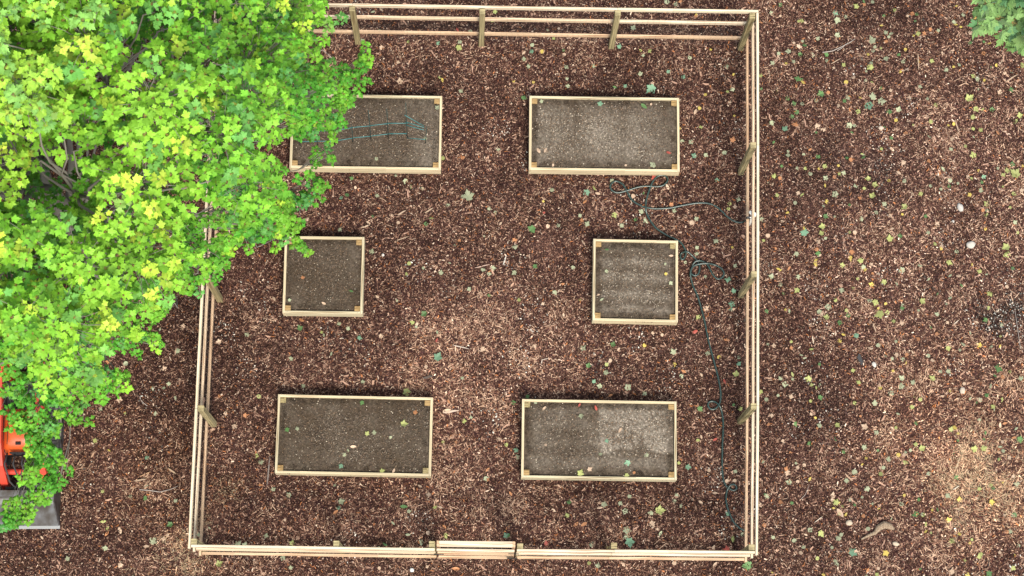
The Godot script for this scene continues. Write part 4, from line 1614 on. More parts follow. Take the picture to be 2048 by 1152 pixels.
	var sh := flat_tool()
	for i in profile.size() - 1:
		var a: Vector2 = profile[i]
		var b: Vector2 = profile[i + 1]
		var nrm := Vector2(-(b.y - a.y), b.x - a.x).normalized() * 0.008
		for off in [Vector2.ZERO, nrm]:
			quad(sh, Vector3(-half, a.y + off.y, a.x + off.x), Vector3(half, a.y + off.y, a.x + off.x), Vector3(half, b.y + off.y, b.x + off.x), Vector3(-half, b.y + off.y, b.x + off.x))
	piece("bucket_shell", done(sh), M.galvanised, bucket)
	for s in [-1.0, 1.0]:
		var cheek := piece("bucket_side", slab([Vector2(0.99, 0.58), Vector2(0.94, 0.14), Vector2(1.03, 0.05), Vector2(1.46, 0.022), Vector2(1.45, 0.08), Vector2(1.12, 0.57)], 0.02), M.dark_steel, bucket)
		cheek.position = Vector3(s * (half + 0.007), 0, 0)
	block("top_bar", bucket, Vector3(0, 0.585, 1.01), Vector3(0.95, 0.05, 0.10), M.galvanised, 0.008)
	block("cutting_edge", bucket, Vector3(0, 0.018, 1.475), Vector3(0.97, 0.016, 0.06), M.bright_steel, 0.004)

# ---------------------------------------------------------------- small things lying about
func stone(at: Vector3, size: Vector3, turn: float, c: Color, label: String) -> void:
	var st := SurfaceTool.new()
	st.begin(Mesh.PRIMITIVE_TRIANGLES)
	st.set_smooth_group(0)
	var rows := 7
	var cols := 12
	var grid: Array = []
	var off := at.x * 13.0
	for j in rows + 1:
		var line: Array = []
		for i in cols:
			var v := PI * j / rows
			var u := TAU * i / cols
			var d := Vector3(sin(v) * cos(u), cos(v), sin(v) * sin(u))
			var k := 1.0 + 0.35 * lump.get_noise_3d(d.x * 30.0 + off, d.y * 30.0, d.z * 30.0)
			line.append(d * k * size / 2.0)
		grid.append(line)
	for j in rows:
		for i in cols:
			quad(st, grid[j][i], grid[j][(i + 1) % cols], grid[j + 1][(i + 1) % cols], grid[j + 1][i])
	var o := piece("stone", done(st), mat(c.linear_to_srgb(), 0.85), self)
	o.position = at + Vector3(0, ground_height(at.x, at.z) + size.y * 0.25 + 0.01, 0)
	o.rotation.y = turn
	tag(o, label, "stone", "stones on the mulch")

func splinter(a: Vector3, b: Vector3, wide: float, c: Color, label: String) -> void:
	var st := flat_tool()
	var d := b - a
	var side := Vector3(-d.z, 0, d.x).normalized() * wide * 0.38
	var up := Vector3(0, 0.012, 0)
	var m1 := a.lerp(b, 0.3) + side * 0.3
	var m2 := a.lerp(b, 0.72) - side * 0.2
	var ends := [[a, 0.35], [m1, 1.0], [m2, 0.85], [b, 0.2]]
	for i in 3:
		var p: Vector3 = ends[i][0]
		var q: Vector3 = ends[i + 1][0]
		var s: Vector3 = side * ends[i][1]
		var t: Vector3 = side * ends[i + 1][1]
		quad(st, p - s + up, q - t + up, q + t + up, p + s + up)
		quad(st, p - s, q - t, q - t + up, p - s + up)
		quad(st, p + s + up, q + t + up, q + t, p + s)
	var base := (a + b) / 2.0
	var o := piece("wood_splinter", done(st), mat(c.linear_to_srgb(), 0.85), self)
	o.position.y = ground_height(base.x, base.z) + 0.018
	tag(o, label, "wood splinter", "loose pieces of split wood")

func twig(pts: Array, r: float, c: Color, label: String) -> void:
	var radii: Array = []
	var at: Array = []
	for i in pts.size():
		var p: Vector3 = pts[i]
		p.y = ground_height(p.x, p.z) + 0.025
		at.append(p)
		radii.append(lerpf(r, r * 0.35, float(i) / pts.size()))
	var o := piece("twig", tube(at, radii, 6), mat(c.linear_to_srgb(), 0.85), self)
	tag(o, label, "twig", "twigs lying on the mulch")

func build_small() -> void:
	var grey := Color(0.291, 0.280, 0.263)
	stone(Vector3(7.739, 0, -8.49), Vector3(0.10, 0.07, 0.15), 0.3, grey, "pale grey oval stone lying upright on the mulch far right of the fence")
	stone(Vector3(7.89, 0, -7.865), Vector3(0.15, 0.08, 0.12), 0.2, Color(0.308, 0.291, 0.263), "largest pale stone, beside the dark gravelly patch at the right edge")
	stone(Vector3(7.617, 0, -8.253), Vector3(0.05, 0.04, 0.05), 0.0, grey, "small pale pebble between the two grey stones on the right")
	stone(Vector3(5.823, 0, -3.33), Vector3(0.11, 0.06, 0.09), 0.4, Color(0.308, 0.252, 0.190), "tan rounded stone left of the driftwood")
	stone(Vector3(6.55, 0, -3.012), Vector3(0.11, 0.05, 0.07), -0.2, Color(0.325, 0.269, 0.202), "cream oval stone just below the driftwood")
	stone(Vector3(7.685, 0, -5.473), Vector3(0.10, 0.05, 0.11), 0.0, Color(0.308, 0.263, 0.213), "round beige stone far right of the fence, level with the front beds")
	stone(Vector3(6.276, 0, -5.871), Vector3(0.07, 0.05, 0.09), 0.5, Color(0.347, 0.336, 0.308), "whitish stone right of the black slab on the mulch")
	stone(Vector3(-1.625, 0, -7.531), Vector3(0.05, 0.04, 0.05), 0.0, Color(0.370, 0.347, 0.325), "white pebble right of the small left bed")
	stone(Vector3(-1.038, 0, -2.491), Vector3(0.07, 0.05, 0.07), 0.0, Color(0.403, 0.403, 0.392), "white pebble in front of the gate fence, left of the gate")
	stone(Vector3(6.472, 0, -9.812), Vector3(0.075, 0.04, 0.08), 0.0, Color(0.336, 0.269, 0.213), "round tan stone right of the fence, level with the back beds")
	splinter(Vector3(6.038, 0, -6.038), Vector3(6.075, 0, -5.852), 0.09, Color(0.020, 0.020, 0.022), "black flat slab of charred wood right of the fence")
	var w := Color(0.258, 0.185, 0.129)
	splinter(Vector3(7.123, 0, -11.097), Vector3(7.124, 0, -10.82), 0.025, w, "straight pale splinter pointing to the back, far right near the top")
	splinter(Vector3(8.551, 0, -10.632), Vector3(8.754, 0, -10.765), 0.03, w, "pale splinter slanting at the right edge near the overhanging branch")
	splinter(Vector3(7.703, 0, -9.972), Vector3(7.761, 0, -9.717), 0.025, w, "short pale splinter far right, level with the back bed's front edge")
	splinter(Vector3(5.677, 0, -10.896), Vector3(5.828, 0, -10.985), 0.02, w, "thin splinter right of the fence near the top, pointing up right")
	splinter(Vector3(-6.545, 0, -4.068), Vector3(-6.442, 0, -4.18), 0.03, w, "pale splinter on the mulch right of the loader's track")
	splinter(Vector3(-6.135, 0, -4.177), Vector3(-6.077, 0, -4.265), 0.035, Color(0.280, 0.174, 0.112), "orange-brown splinter between the loader and the left fence")
	splinter(Vector3(-4.917, 0, -4.03), Vector3(-4.787, 0, -3.937), 0.035, Color(0.269, 0.190, 0.123), "pale splinter just left of the left fence")
	splinter(Vector3(-5.44, 0, -3.817), Vector3(-5.246, 0, -3.851), 0.03, w, "long flat splinter right of the loader bucket")
	splinter(Vector3(-5.35, 0, -3.889), Vector3(-5.196, 0, -3.963), 0.02, Color(0.280, 0.168, 0.095), "orange splinter above the long flat one, right of the bucket")
	splinter(Vector3(-1.993, 0, -7.981), Vector3(-1.832, 0, -8.026), 0.03, Color(0.336, 0.252, 0.179), "cream splinter right of the small left bed's far corner")
	splinter(Vector3(0.312, 0, -7.4), Vector3(0.366, 0, -7.558), 0.03, Color(0.347, 0.319, 0.280), "whitish splinter in the middle path, level with the small beds")
	splinter(Vector3(-0.138, 0, -7.343), Vector3(0.102, 0, -7.405), 0.022, Color(0.308, 0.213, 0.168), "long thin pinkish splinter in the middle path")
	splinter(Vector3(-1.438, 0, -7.767), Vector3(-1.214, 0, -7.845), 0.018, w, "thin splinter right of the small left bed, pointing right")
	splinter(Vector3(-0.964, 0, -8.241), Vector3(-0.828, 0, -8.327), 0.03, w, "splinter in the middle path below the back left bed")
	splinter(Vector3(-1.408, 0, -8.2), Vector3(-1.273, 0, -8.277), 0.03, Color(0.280, 0.202, 0.146), "tan splinter below the back left bed")
	splinter(Vector3(-0.476, 0, -6.075), Vector3(-0.211, 0, -6.015), 0.02, Color(0.347, 0.291, 0.246), "pale split stick in the middle path beside a dark hollow")
	splinter(Vector3(-0.935, 0, -5.533), Vector3(-0.777, 0, -5.568), 0.05, Color(0.056, 0.042, 0.034), "dark grey-brown bark strip above the front left bed")
	splinter(Vector3(7.533, 0, -4.195), Vector3(7.611, 0, -4.404), 0.03, Color(0.291, 0.213, 0.134), "long splinter at the edge of the straw-coloured patch, lower right")
	splinter(Vector3(5.776, 0, -4.112), Vector3(5.884, 0, -3.995), 0.035, Color(0.258, 0.168, 0.112), "brown splinter right of the fence near the front right bed's end")
	splinter(Vector3(5.279, 0, -3.33), Vector3(5.407, 0, -3.426), 0.018, Color(0.336, 0.280, 0.224), "thin white splinter right of the fence's lower right corner")
	splinter(Vector3(7.476, 0, -3.877), Vector3(7.581, 0, -3.942), 0.025, Color(0.347, 0.308, 0.246), "short white splinter on the straw-coloured patch")
	splinter(Vector3(-0.605, 0, -4.983), Vector3(-0.352, 0, -5.02), 0.045, Color(0.347, 0.269, 0.213), "broad pale splinter right of the front left bed")
	splinter(Vector3(7.581, 0, -6.554), Vector3(7.664, 0, -6.621), 0.02, Color(0.347, 0.291, 0.235), "pale splinter left of the dark gravelly patch")
	splinter(Vector3(6.275, 0, -6.549), Vector3(6.32, 0, -6.394), 0.025, w, "splinter pointing down above the black slab")
	splinter(Vector3(5.296, 0, -6.319), Vector3(5.31, 0, -6.189), 0.03, Color(0.336, 0.269, 0.202), "upright pale splinter right of the fence, level with the gap between beds")
	splinter(Vector3(-3.35, 0, -3.786), Vector3(-3.32, 0, -4.246), 0.03, Color(0.134, 0.112, 0.101), "grey strip of bark lying along the front left bed's left end")
	var g := Color(0.235, 0.202, 0.179)
	twig([Vector3(5.54, 0, -11.092), Vector3(5.706, 0, -11.121), Vector3(5.874, 0, -11.203), Vector3(5.999, 0, -11.275), Vector3(6.084, 0, -11.337)], 0.010, g, "long forked grey twig right of the fence near the top")
	twig([Vector3(5.781, 0, -11.123), Vector3(5.865, 0, -11.176), Vector3(5.932, 0, -11.247)], 0.007, g, "short side twig touching the long grey twig near the top right")
	twig([Vector3(-5.347, 0, -3.684), Vector3(-5.182, 0, -3.671), Vector3(-5.024, 0, -3.65), Vector3(-4.869, 0, -3.692), Vector3(-4.746, 0, -3.749)], 0.009, g, "long curved twig between the loader bucket and the left fence")
	twig([Vector3(-5.415, 0, -5.169), Vector3(-5.404, 0, -5.113), Vector3(-5.354, 0, -5.058), Vector3(-5.288, 0, -5.011)], 0.009, Color(0.258, 0.213, 0.190), "curved bare twig left of the left fence near its post")
	twig([Vector3(1.375, 0, -8.685), Vector3(1.465, 0, -8.561), Vector3(1.547, 0, -8.462), Vector3(1.621, 0, -8.355)], 0.006, Color(0.224, 0.134, 0.101), "thin reddish twig below the back right bed")
	twig([Vector3(0.95, 0, -5.799), Vector3(0.958, 0, -5.856), Vector3(1.061, 0, -5.882)], 0.010, Color(0.336, 0.280, 0.235), "bent pale twig on the pale middle path above the front right bed")
	twig([Vector3(-1.373, 0.24, -4.95), Vector3(-1.303, 0.24, -4.991), Vector3(-1.218, 0.24, -5.04)], 0.005, Color(0.252, 0.213, 0.185), "thin twig across the front left bed's soil")
	twig([Vector3(8.575, 0, -6.801), Vector3(8.635, 0, -6.229), Vector3(8.679, 0, -6.107)], 0.006, g, "thin twig at the right edge beside the dark gravelly patch")
	twig([Vector3(-2.793, 0, -10.931), Vector3(-2.712, 0, -10.975), Vector3(-2.586, 0, -10.874), Vector3(-2.517, 0, -10.789)], 0.009, g, "grey twig under the maple's upper right edge by the back fence")
	twig([Vector3(5.055, 0, -3.681), Vector3(5.135, 0, -3.761), Vector3(5.201, 0, -3.921)], 0.005, g, "fine dark twig right of the fence's lower end")
	# driftwood
	var pts := [Vector3(6.007, 0, -3.074), Vector3(6.111, 0, -3.13), Vector3(6.223, 0, -3.179), Vector3(6.288, 0, -3.259), Vector3(6.376, 0, -3.307), Vector3(6.462, 0, -3.285), Vector3(6.532, 0, -3.239)]
	var radii := [0.012, 0.022, 0.03, 0.05, 0.062, 0.05, 0.016]
	for i in pts.size():
		pts[i].y = ground_height(pts[i].x, pts[i].z) + 0.03
	var o := piece("driftwood", tube(pts, radii, 9, false), M.weathered, self)
	tag(o, "gnarled grey weathered branch stub lying at the lower right", "driftwood")

# ---------------------------------------------------------------- the scene
func _ready() -> void:
	rng.seed = 20240611
	lump.seed = 5
	lump.frequency = 0.45
	lump.fractal_octaves = 3
	cam = Camera3D.new()
	cam.name = "camera"
	cam.transform = Transform3D(Basis(Vector3(0.999762, 0.017002, -0.013701), Vector3(-0.016952, 0.208799, -0.977812), Vector3(-0.013764, 0.977811, 0.209038)), Vector3(0, 32.8530, 0))
	cam.fov = 15.7034
	cam.near = 0.5
	cam.far = 1200.0
	cam.current = true
	add_child(cam)
	var we := WorldEnvironment.new()
	we.name = "environment"
	var env := Environment.new()
	var sm := ProceduralSkyMaterial.new()
	sm.sky_top_color = Color(0.86, 0.89, 0.93)
	sm.sky_horizon_color = Color(0.90, 0.91, 0.92)
	sm.ground_horizon_color = Color(0.55, 0.55, 0.53)
	sm.ground_bottom_color = Color(0.25, 0.22, 0.20)
	sm.sun_angle_max = 25.0
	sm.sky_energy_multiplier = 0.66
	var sky := Sky.new()
	sky.sky_material = sm
	env.background_mode = Environment.BG_SKY
	env.sky = sky
	env.tonemap_mode = Environment.TONE_MAPPER_LINEAR
	env.tonemap_exposure = 4.7
	env.sdfgi_enabled = true
	env.ssao_enabled = true
	env.ssil_enabled = true
	we.environment = env
	add_child(we)
	var sun := DirectionalLight3D.new()
	sun.name = "sun"
	sun.light_energy = 0.5
	sun.light_color = Color(1.0, 0.96, 0.90)
	sun.light_angular_distance = 20.0
	sun.shadow_enabled = true
	add_child(sun)
	sun.look_at_from_position(Vector3(3.0, 12.5, 9.0), Vector3.ZERO)

	# materials
	var wood := [ImageTexture.create_from_image(wood_image(0.30, 6, 3)), ImageTexture.create_from_image(wood_image(0.40, 4, 9))]
	var timber_mat := func(c: Color, tex: int, k: int) -> StandardMaterial3D:
		var m := mat(c.linear_to_srgb(), 0.75)
		m.albedo_texture = wood[tex]
		m.uv1_triplanar = true
		m.uv1_scale = Vector3(0.45, 3.6, 3.6)
		m.uv1_offset = Vector3(0.37 * k, 0.21 * k, 0.53 * k)
		m.metallic_specular = 0.3
		return m
	M.bed = [timber_mat.call(Color(0.548, 0.465, 0.312), 0, 1), timber_mat.call(Color(0.533, 0.473, 0.328), 0, 2), timber_mat.call(Color(0.562, 0.473, 0.320), 0, 5)]
	M.post_end = [timber_mat.call(Color(0.346, 0.232, 0.104), 1, 1), timber_mat.call(Color(0.311, 0.255, 0.128), 1, 2), timber_mat.call(Color(0.340, 0.225, 0.096), 1, 3)]
	M.post = [timber_mat.call(Color(0.340, 0.292, 0.160), 1, 4), timber_mat.call(Color(0.355, 0.300, 0.168), 1, 5), timber_mat.call(Color(0.326, 0.270, 0.144), 1, 6)]
	M.rail = [timber_mat.call(Color(0.651, 0.569, 0.422), 0, 3), timber_mat.call(Color(0.635, 0.528, 0.396), 0, 4), timber_mat.call(Color(0.603, 0.462, 0.326), 0, 6), timber_mat.call(Color(0.586, 0.413, 0.273), 0, 7), timber_mat.call(Color(0.553, 0.363, 0.229), 0, 8)]
	M.steel = mat(Color(0.55, 0.55, 0.55), 0.4, 1.0)
	M.bright_steel = mat(Color(0.60, 0.61, 0.62), 0.5, 0.6)
	M.galvanised = mat(Color(0.46, 0.48, 0.51), 0.5, 0.45)
	var smear := FastNoiseLite.new()
	smear.seed = 8
	smear.frequency = 0.008
	var nt := NoiseTexture2D.new()
	nt.noise = smear
	nt.seamless = true
	var ramp := Gradient.new()
	ramp.set_color(0, Color(0.50, 0.42, 0.35))
	ramp.set_color(1, Color(1, 1, 1))
	nt.color_ramp = ramp
	M.galvanised.albedo_texture = nt
	M.galvanised.uv1_triplanar = true
	M.galvanised.uv1_scale = Vector3(0.7, 0.7, 0.7)
	M.dark_steel = mat(Color(0.34, 0.34, 0.36), 0.5, 0.5)
	M.dark_steel.albedo_texture = nt
	M.dark_steel.uv1_triplanar = true
	M.black_metal = mat(Color(0.10, 0.10, 0.11), 0.5)
	M.rubber = mat(Color(0.16, 0.16, 0.17), 0.8)
	M.orange = mat(lin(0.52, 0.085, 0.012), 0.3)
	M.orange.clearcoat_enabled = true
	M.red = mat(lin(0.46, 0.05, 0.03), 0.4)
	M.wire = mat(Color(0.09, 0.09, 0.09), 0.6)
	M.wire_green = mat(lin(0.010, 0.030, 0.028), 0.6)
	M.teal = mat(lin(0.015, 0.11, 0.115), 0.45)
	M.hose = mat(lin(0.008, 0.026, 0.022), 0.34)
	M.hose.metallic_specular = 0.55
	M.white_plastic = mat(Color(0.80, 0.80, 0.78), 0.4)
	M.weathered = mat(Color(0.60, 0.55, 0.48), 0.9)
	M.weathered.albedo_texture = nt
	M.weathered.uv1_triplanar = true
	M.weathered.uv1_scale = Vector3(8, 8, 8)
	M.bark = mat(lin(0.15, 0.14, 0.12), 0.9)
	M.bark_pale = mat(lin(0.30, 0.28, 0.24), 0.9)
	var sw := SphereMesh.new()
	sw.radius = 0.005
	sw.height = 0.003
	sw.radial_segments = 8
	sw.rings = 4
	M.screw_mesh = sw
	M.soil = mat(Color.WHITE, 0.95)
	M.soil.vertex_color_use_as_albedo = true
	M.soil.metallic_specular = 0.2
	var si := soil_image(512)
	M.soil.albedo_texture = ImageTexture.create_from_image(si)
	var sn: Image = si.duplicate()
	sn.bump_map_to_normal_map(3.0)
	M.soil.normal_enabled = true
	M.soil.normal_texture = ImageTexture.create_from_image(sn)
	M.crumb = mat(Color.WHITE, 0.95)
	M.crumb.vertex_color_use_as_albedo = true
	M.through = 0.7
	M.leaf_tinted = leaf_material(Color.WHITE, true, 0.35)
	M.stalk_red = mat(lin(0.30, 0.17, 0.045), 0.6)
	M.stalk_tan = mat(lin(0.34, 0.24, 0.13), 0.7)
	var crown_leaf := leaf_material(Color.WHITE, true, M.through)
	for k in 3:
		leaf_meshes["t%d" % k] = leaf_mesh("m", [0.25, 0.55, 0.85][k], [0.15, 0.42, -0.15][k], M.stalk_red)
		leaf_meshes["t%d" % k].surface_set_material(0, crown_leaf)
		for s in ["m", "o", "r"]:
			leaf_meshes["%s%d" % [s, k]] = leaf_mesh(s, [0.05, 0.3, -0.35][k], [0.05, 0.2, 0.35][k], M.stalk_tan)

	beds = [["TR", Vector3(1.922, 0, -9.553), 0.0041, 2.440, 1.244, "back right raised bed with pale dry soil, level with the trellis bed"],
		["TL", Vector3(-1.939, 0, -9.514), 0.0021, 2.440, 1.244, "back left raised bed holding a teal wire trellis, partly under the maple"],
		["SL", Vector3(-2.551, 0, -7.130), 0.0042, 1.271, 1.254, "small square raised bed of dark soil with a maple spray over its corner"],
		["SR", Vector3(2.430, 0, -7.125), -0.0057, 1.360, 1.334, "small square raised bed with striped pale soil beside the looping hose"],
		["BL", Vector3(-1.987, 0, -4.562), -0.0049, 2.440, 1.244, "front left raised bed of evenly dark soil"],
		["BR", Vector3(1.863, 0, -4.556), 0.0001, 2.440, 1.244, "front right raised bed with a pale patch in its far right quarter"]]
	patches = [[Vector3(-0.649, 0, -4.782), 1.0, 1.5, Vector3(1.75, 1.7, 1.65)], [Vector3(-0.043, 0, -6.49), 1.2, 0.9, Vector3(1.35, 1.35, 1.35)], [Vector3(1.004, 0, -6.019), 0.5, 0.4, Vector3(1.5, 1.5, 1.5)],
		[Vector3(8.301, 0, -3.652), 1.0, 1.0, Vector3(1.5, 1.42, 1.24)], [Vector3(7.704, 0, -4.837), 1.6, 1.4, Vector3(1.3, 1.22, 1.1)], [Vector3(8.614, 0, -6.761), 0.55, 0.55, Vector3(0.42, 0.49, 0.53)],
		[Vector3(-4.74, 0, -2.63), 0.55, 0.3, Vector3(1.6, 1.45, 1.05)], [Vector3(-4.165, 0, -3.38), 0.18, 0.3, Vector3(1.4, 1.2, 0.9)], [Vector3(5.954, 0, -9.005), 0.8, 0.6, Vector3(0.72, 0.75, 0.78)],
		[Vector3(4.999, 0, -5.276), 0.5, 0.4, Vector3(0.75, 0.76, 0.78)], [Vector3(2.439, 0, -10.472), 1.3, 0.35, Vector3(0.8, 0.8, 0.8)], [Vector3(-1.261, 0, -10.487), 0.8, 0.4, Vector3(0.85, 0.85, 0.85)],
		[Vector3(7.519, 0, -6.619), 2.0, 4.2, Vector3(1.44, 1.47, 1.50)], [Vector3(-4.896, 0, -5.92), 0.8, 1.2, Vector3(0.8, 0.8, 0.8)], [Vector3(-5.194, 0, -3.915), 1.0, 0.7, Vector3(1.15, 1.1, 1.0)], [Vector3(-0.459, 0, -3.202), 3.5, 0.7, Vector3(1.18, 1.15, 1.12)]]
	build_ground()
	var crumbs: Array = []
	for i in 4:
		crumbs.append(clump(90, 0.2, Vector2(0.005, 0.018), Vector2(0.004, 0.012), 0.008, 3))
	M.clods = clump(16, 0.17, Vector2(0.015, 0.045), Vector2(0.008, 0.018), 0.016, 6)
	for b in beds:
		build_bed(b[0], b[1], b[2], b[3], b[4], b[5], crumbs)
	build_fence()
	build_trees()
	build_loader()
	build_trellis()
	build_tap()
	build_hose()
	build_small()
	leaf(-0.275, -8.540, "", "m", "s", 0.192)
	leaf(2.698, -10.402, "", "m", "t", 0.181)
	leaf(6.274, -10.191, "", "m", "t", 0.181)
	leaf(8.647, -9.071, "", "m", "l", 0.181)
	leaf(4.207, -2.636, "", "m", "g", 0.181)
	leaf(6.379, -6.694, "", "m", "l", 0.161)
	leaf(2.840, -3.477, "", "m", "l", 0.161)
	leaf(2.363, -2.969, "", "m", "t", 0.161)
	leaf(5.673, -3.501, "", "o", "c", 0.161)
	leaf(5.877, -2.876, "", "m", "t", 0.161)
	leaf(6.361, -11.325, "", "m", "s", 0.151)
	leaf(7.949, -10.341, "", "m", "l", 0.151)
	leaf(5.190, -8.032, "", "m", "t", 0.151)
	leaf(0.763, -7.995, "", "m", "g", 0.151)
	leaf(-0.706, -5.881, "", "m", "t", 0.151)
	leaf(8.277, -5.838, "", "m", "g", 0.151)
	leaf(6.503, -10.270, "", "m", "s", 0.141)
	leaf(6.360, -10.353, "", "m", "s", 0.141)
	leaf(8.459, -7.830, "", "m", "l", 0.141)
	leaf(8.465, -7.715, "", "m", "l", 0.141)
	leaf(-1.190, -5.297, "", "m", "l", 0.141)
	leaf(-0.558, -5.006, "", "o", "c", 0.141)
	leaf(2.323, -3.165, "", "m", "s", 0.141)
	leaf(2.323, -3.076, "", "m", "s", 0.141)
	leaf(6.320, -10.859, "", "m", "l", 0.131)
	leaf(5.494, -10.369, "", "m", "g", 0.131)
	leaf(5.608, -2.706, "", "m", "s", 0.131)
	leaf(-5.094, -2.885, "", "m", "s", 0.131)
	leaf(2.556, -10.041, "TR", "o", "g", 0.121)
	leaf(5.779, -11.782, "", "m", "t", 0.121)
	leaf(5.787, -11.651, "", "m", "s", 0.121)
	leaf(5.074, -9.837, "", "o", "o", 0.121)
	leaf(5.700, -8.669, "", "m", "s", 0.121)
	leaf(6.571, -7.952, "", "m", "l", 0.121)
	leaf(7.980, -9.377, "", "m", "l", 0.121)
	leaf(-2.875, -8.096, "", "o", "c", 0.121)
	leaf(1.650, -8.627, "", "m", "t", 0.121)
	leaf(0.493, -7.720, "", "m", "s", 0.121)
	leaf(2.708, -9.048, "TR", "m", "s", 0.121)
	leaf(-1.209, -4.750, "BL", "m", "l", 0.121)
	leaf(4.002, -6.817, "", "m", "t", 0.121)
	leaf(2.334, -5.436, "", "m", "s", 0.121)
	leaf(5.554, -6.793, "", "m", "s", 0.121)
	leaf(6.323, -6.888, "", "m", "l", 0.121)
	leaf(5.213, -5.619, "", "m", "l", 0.121)
	leaf(-1.199, -3.479, "", "o", "g", 0.121)
	leaf(-0.342, -2.519, "", "o", "o", 0.121)
	leaf(5.616, -3.658, "", "m", "l", 0.121)
	leaf(7.832, -4.537, "", "m", "l", 0.121)
	leaf(8.586, -4.699, "", "m", "g", 0.121)
	leaf(-5.619, -3.033, "", "o", "c", 0.121)
	leaf(-3.766, -2.857, "", "m", "s", 0.121)
	leaf(-4.045, -2.541, "", "m", "l", 0.121)
	leaf(-0.465, -11.051, "", "m", "l", 0.121)
	leaf(1.574, -4.024, "BR", "m", "l", 0.117)
	leaf(5.380, -3.153, "", "m", "l", 0.117)
	leaf(5.407, -11.064, "", "m", "s", 0.111)
	leaf(5.117, -10.626, "", "m", "g", 0.111)
	leaf(4.899, -9.770, "", "m", "t", 0.111)
	leaf(8.057, -10.160, "", "m", "l", 0.111)
	leaf(5.958, -9.843, "", "m", "s", 0.111)
	leaf(6.312, -8.660, "", "m", "l", 0.111)
	leaf(6.828, -8.480, "", "m", "l", 0.111)
	leaf(5.476, -8.131, "", "m", "l", 0.111)
	leaf(5.933, -7.598, "", "m", "y", 0.111)
	leaf(6.095, -7.580, "", "m", "l", 0.111)
	leaf(6.761, -7.426, "", "m", "s", 0.111)
	leaf(7.535, -7.564, "", "m", "l", 0.111)
	leaf(3.939, -7.222, "", "m", "t", 0.111)
	leaf(0.863, -9.251, "TR", "o", "c", 0.111)
	leaf(-0.941, -6.573, "", "m", "g", 0.111)
	leaf(1.612, -6.062, "", "m", "s", 0.111)
	leaf(3.058, -6.025, "", "m", "s", 0.111)
	leaf(3.410, -6.357, "", "o", "d", 0.111)
	leaf(4.057, -5.676, "", "m", "l", 0.111)
	leaf(7.081, -6.922, "", "m", "l", 0.111)
	leaf(8.178, -7.064, "", "m", "l", 0.111)
	leaf(7.197, -5.658, "", "m", "l", 0.111)
	leaf(6.702, -5.528, "", "m", "s", 0.111)
	leaf(6.097, -4.864, "", "m", "c", 0.111)
	leaf(-2.169, -3.547, "", "m", "s", 0.111)
	leaf(2.720, -3.269, "", "m", "c", 0.111)
	leaf(1.526, -3.250, "", "o", "o", 0.111)
	leaf(1.654, -3.252, "", "o", "o", 0.111)
	leaf(3.885, -2.895, "", "m", "d", 0.111)
	leaf(3.985, -3.063, "", "o", "l", 0.111)
	leaf(2.265, -2.630, "", "o", "c", 0.111)
	leaf(7.006, -4.534, "", "m", "l", 0.111)
	leaf(7.992, -4.546, "", "m", "l", 0.111)
	leaf(8.014, -2.567, "", "m", "g", 0.111)
	leaf(6.389, -2.864, "", "m", "y", 0.111)
	leaf(-1.428, -10.462, "", "m", "c", 0.111)
	leaf(2.308, -4.193, "BR", "m", "t", 0.105)
	leaf(5.923, -4.138, "", "r", "s", 0.105)
	leaf(7.439, -3.076, "", "m", "l", 0.105)
	leaf(-5.825, -3.069, "", "o", "l", 0.105)
	leaf(0.614, -10.212, "", "m", "g", 0.101)
	leaf(1.853, -10.066, "TR", "m", "t", 0.101)
	leaf(3.427, -10.020, "", "o", "c", 0.101)
	leaf(2.408, -11.461, "", "m", "s", 0.101)
	leaf(2.968, -11.923, "", "m", "s", 0.101)
	leaf(4.039, -9.562, "", "m", "o", 0.101)
	leaf(6.114, -11.909, "", "m", "l", 0.101)
	leaf(5.792, -11.394, "", "m", "s", 0.101)
	leaf(5.156, -11.193, "", "m", "c", 0.101)
	leaf(4.969, -11.098, "", "m", "s", 0.101)
	leaf(6.882, -10.967, "", "m", "s", 0.101)
	leaf(6.592, -10.994, "", "m", "s", 0.101)
	leaf(8.839, -10.929, "", "m", "l", 0.101)
	leaf(6.622, -10.091, "", "m", "g", 0.101)
	leaf(6.778, -10.136, "", "m", "s", 0.101)
	leaf(8.647, -10.504, "", "m", "g", 0.101)
	leaf(8.001, -10.020, "", "m", "l", 0.101)
	leaf(8.766, -10.067, "", "m", "l", 0.101)
	leaf(5.434, -9.823, "", "m", "c", 0.101)
	leaf(4.714, -8.967, "", "m", "l", 0.101)
	leaf(6.357, -8.850, "", "m", "l", 0.101)
	leaf(6.827, -9.232, "", "m", "c", 0.101)
	leaf(5.408, -7.676, "", "m", "g", 0.101)
	leaf(5.956, -7.713, "", "m", "o", 0.101)
	leaf(6.462, -7.224, "", "m", "l", 0.101)
	leaf(8.611, -9.229, "", "m", "g", 0.101)
	leaf(8.168, -8.557, "", "m", "l", 0.101)
	leaf(8.525, -9.122, "", "m", "l", 0.101)
	leaf(-1.810, -7.582, "", "m", "s", 0.101)
	leaf(2.749, -8.900, "", "m", "d", 0.101)
	leaf(2.973, -8.736, "", "o", "c", 0.101)
	leaf(2.545, -8.329, "", "m", "s", 0.101)
	leaf(1.663, -8.105, "", "m", "s", 0.101)
	leaf(2.626, -8.174, "", "m", "s", 0.101)
	leaf(2.109, -8.259, "", "m", "l", 0.101)
	leaf(-2.923, -6.310, "", "m", "g", 0.101)
	leaf(3.905, -6.233, "", "o", "o", 0.101)
	leaf(3.484, -5.106, "", "m", "g", 0.101)
	leaf(3.583, -6.738, "", "m", "c", 0.101)
	leaf(5.054, -7.062, "", "m", "l", 0.101)
	leaf(5.521, -6.628, "", "m", "l", 0.101)
	leaf(5.998, -6.339, "", "m", "t", 0.101)
	leaf(4.841, -5.524, "", "m", "s", 0.101)
	leaf(6.706, -5.656, "", "m", "s", 0.101)
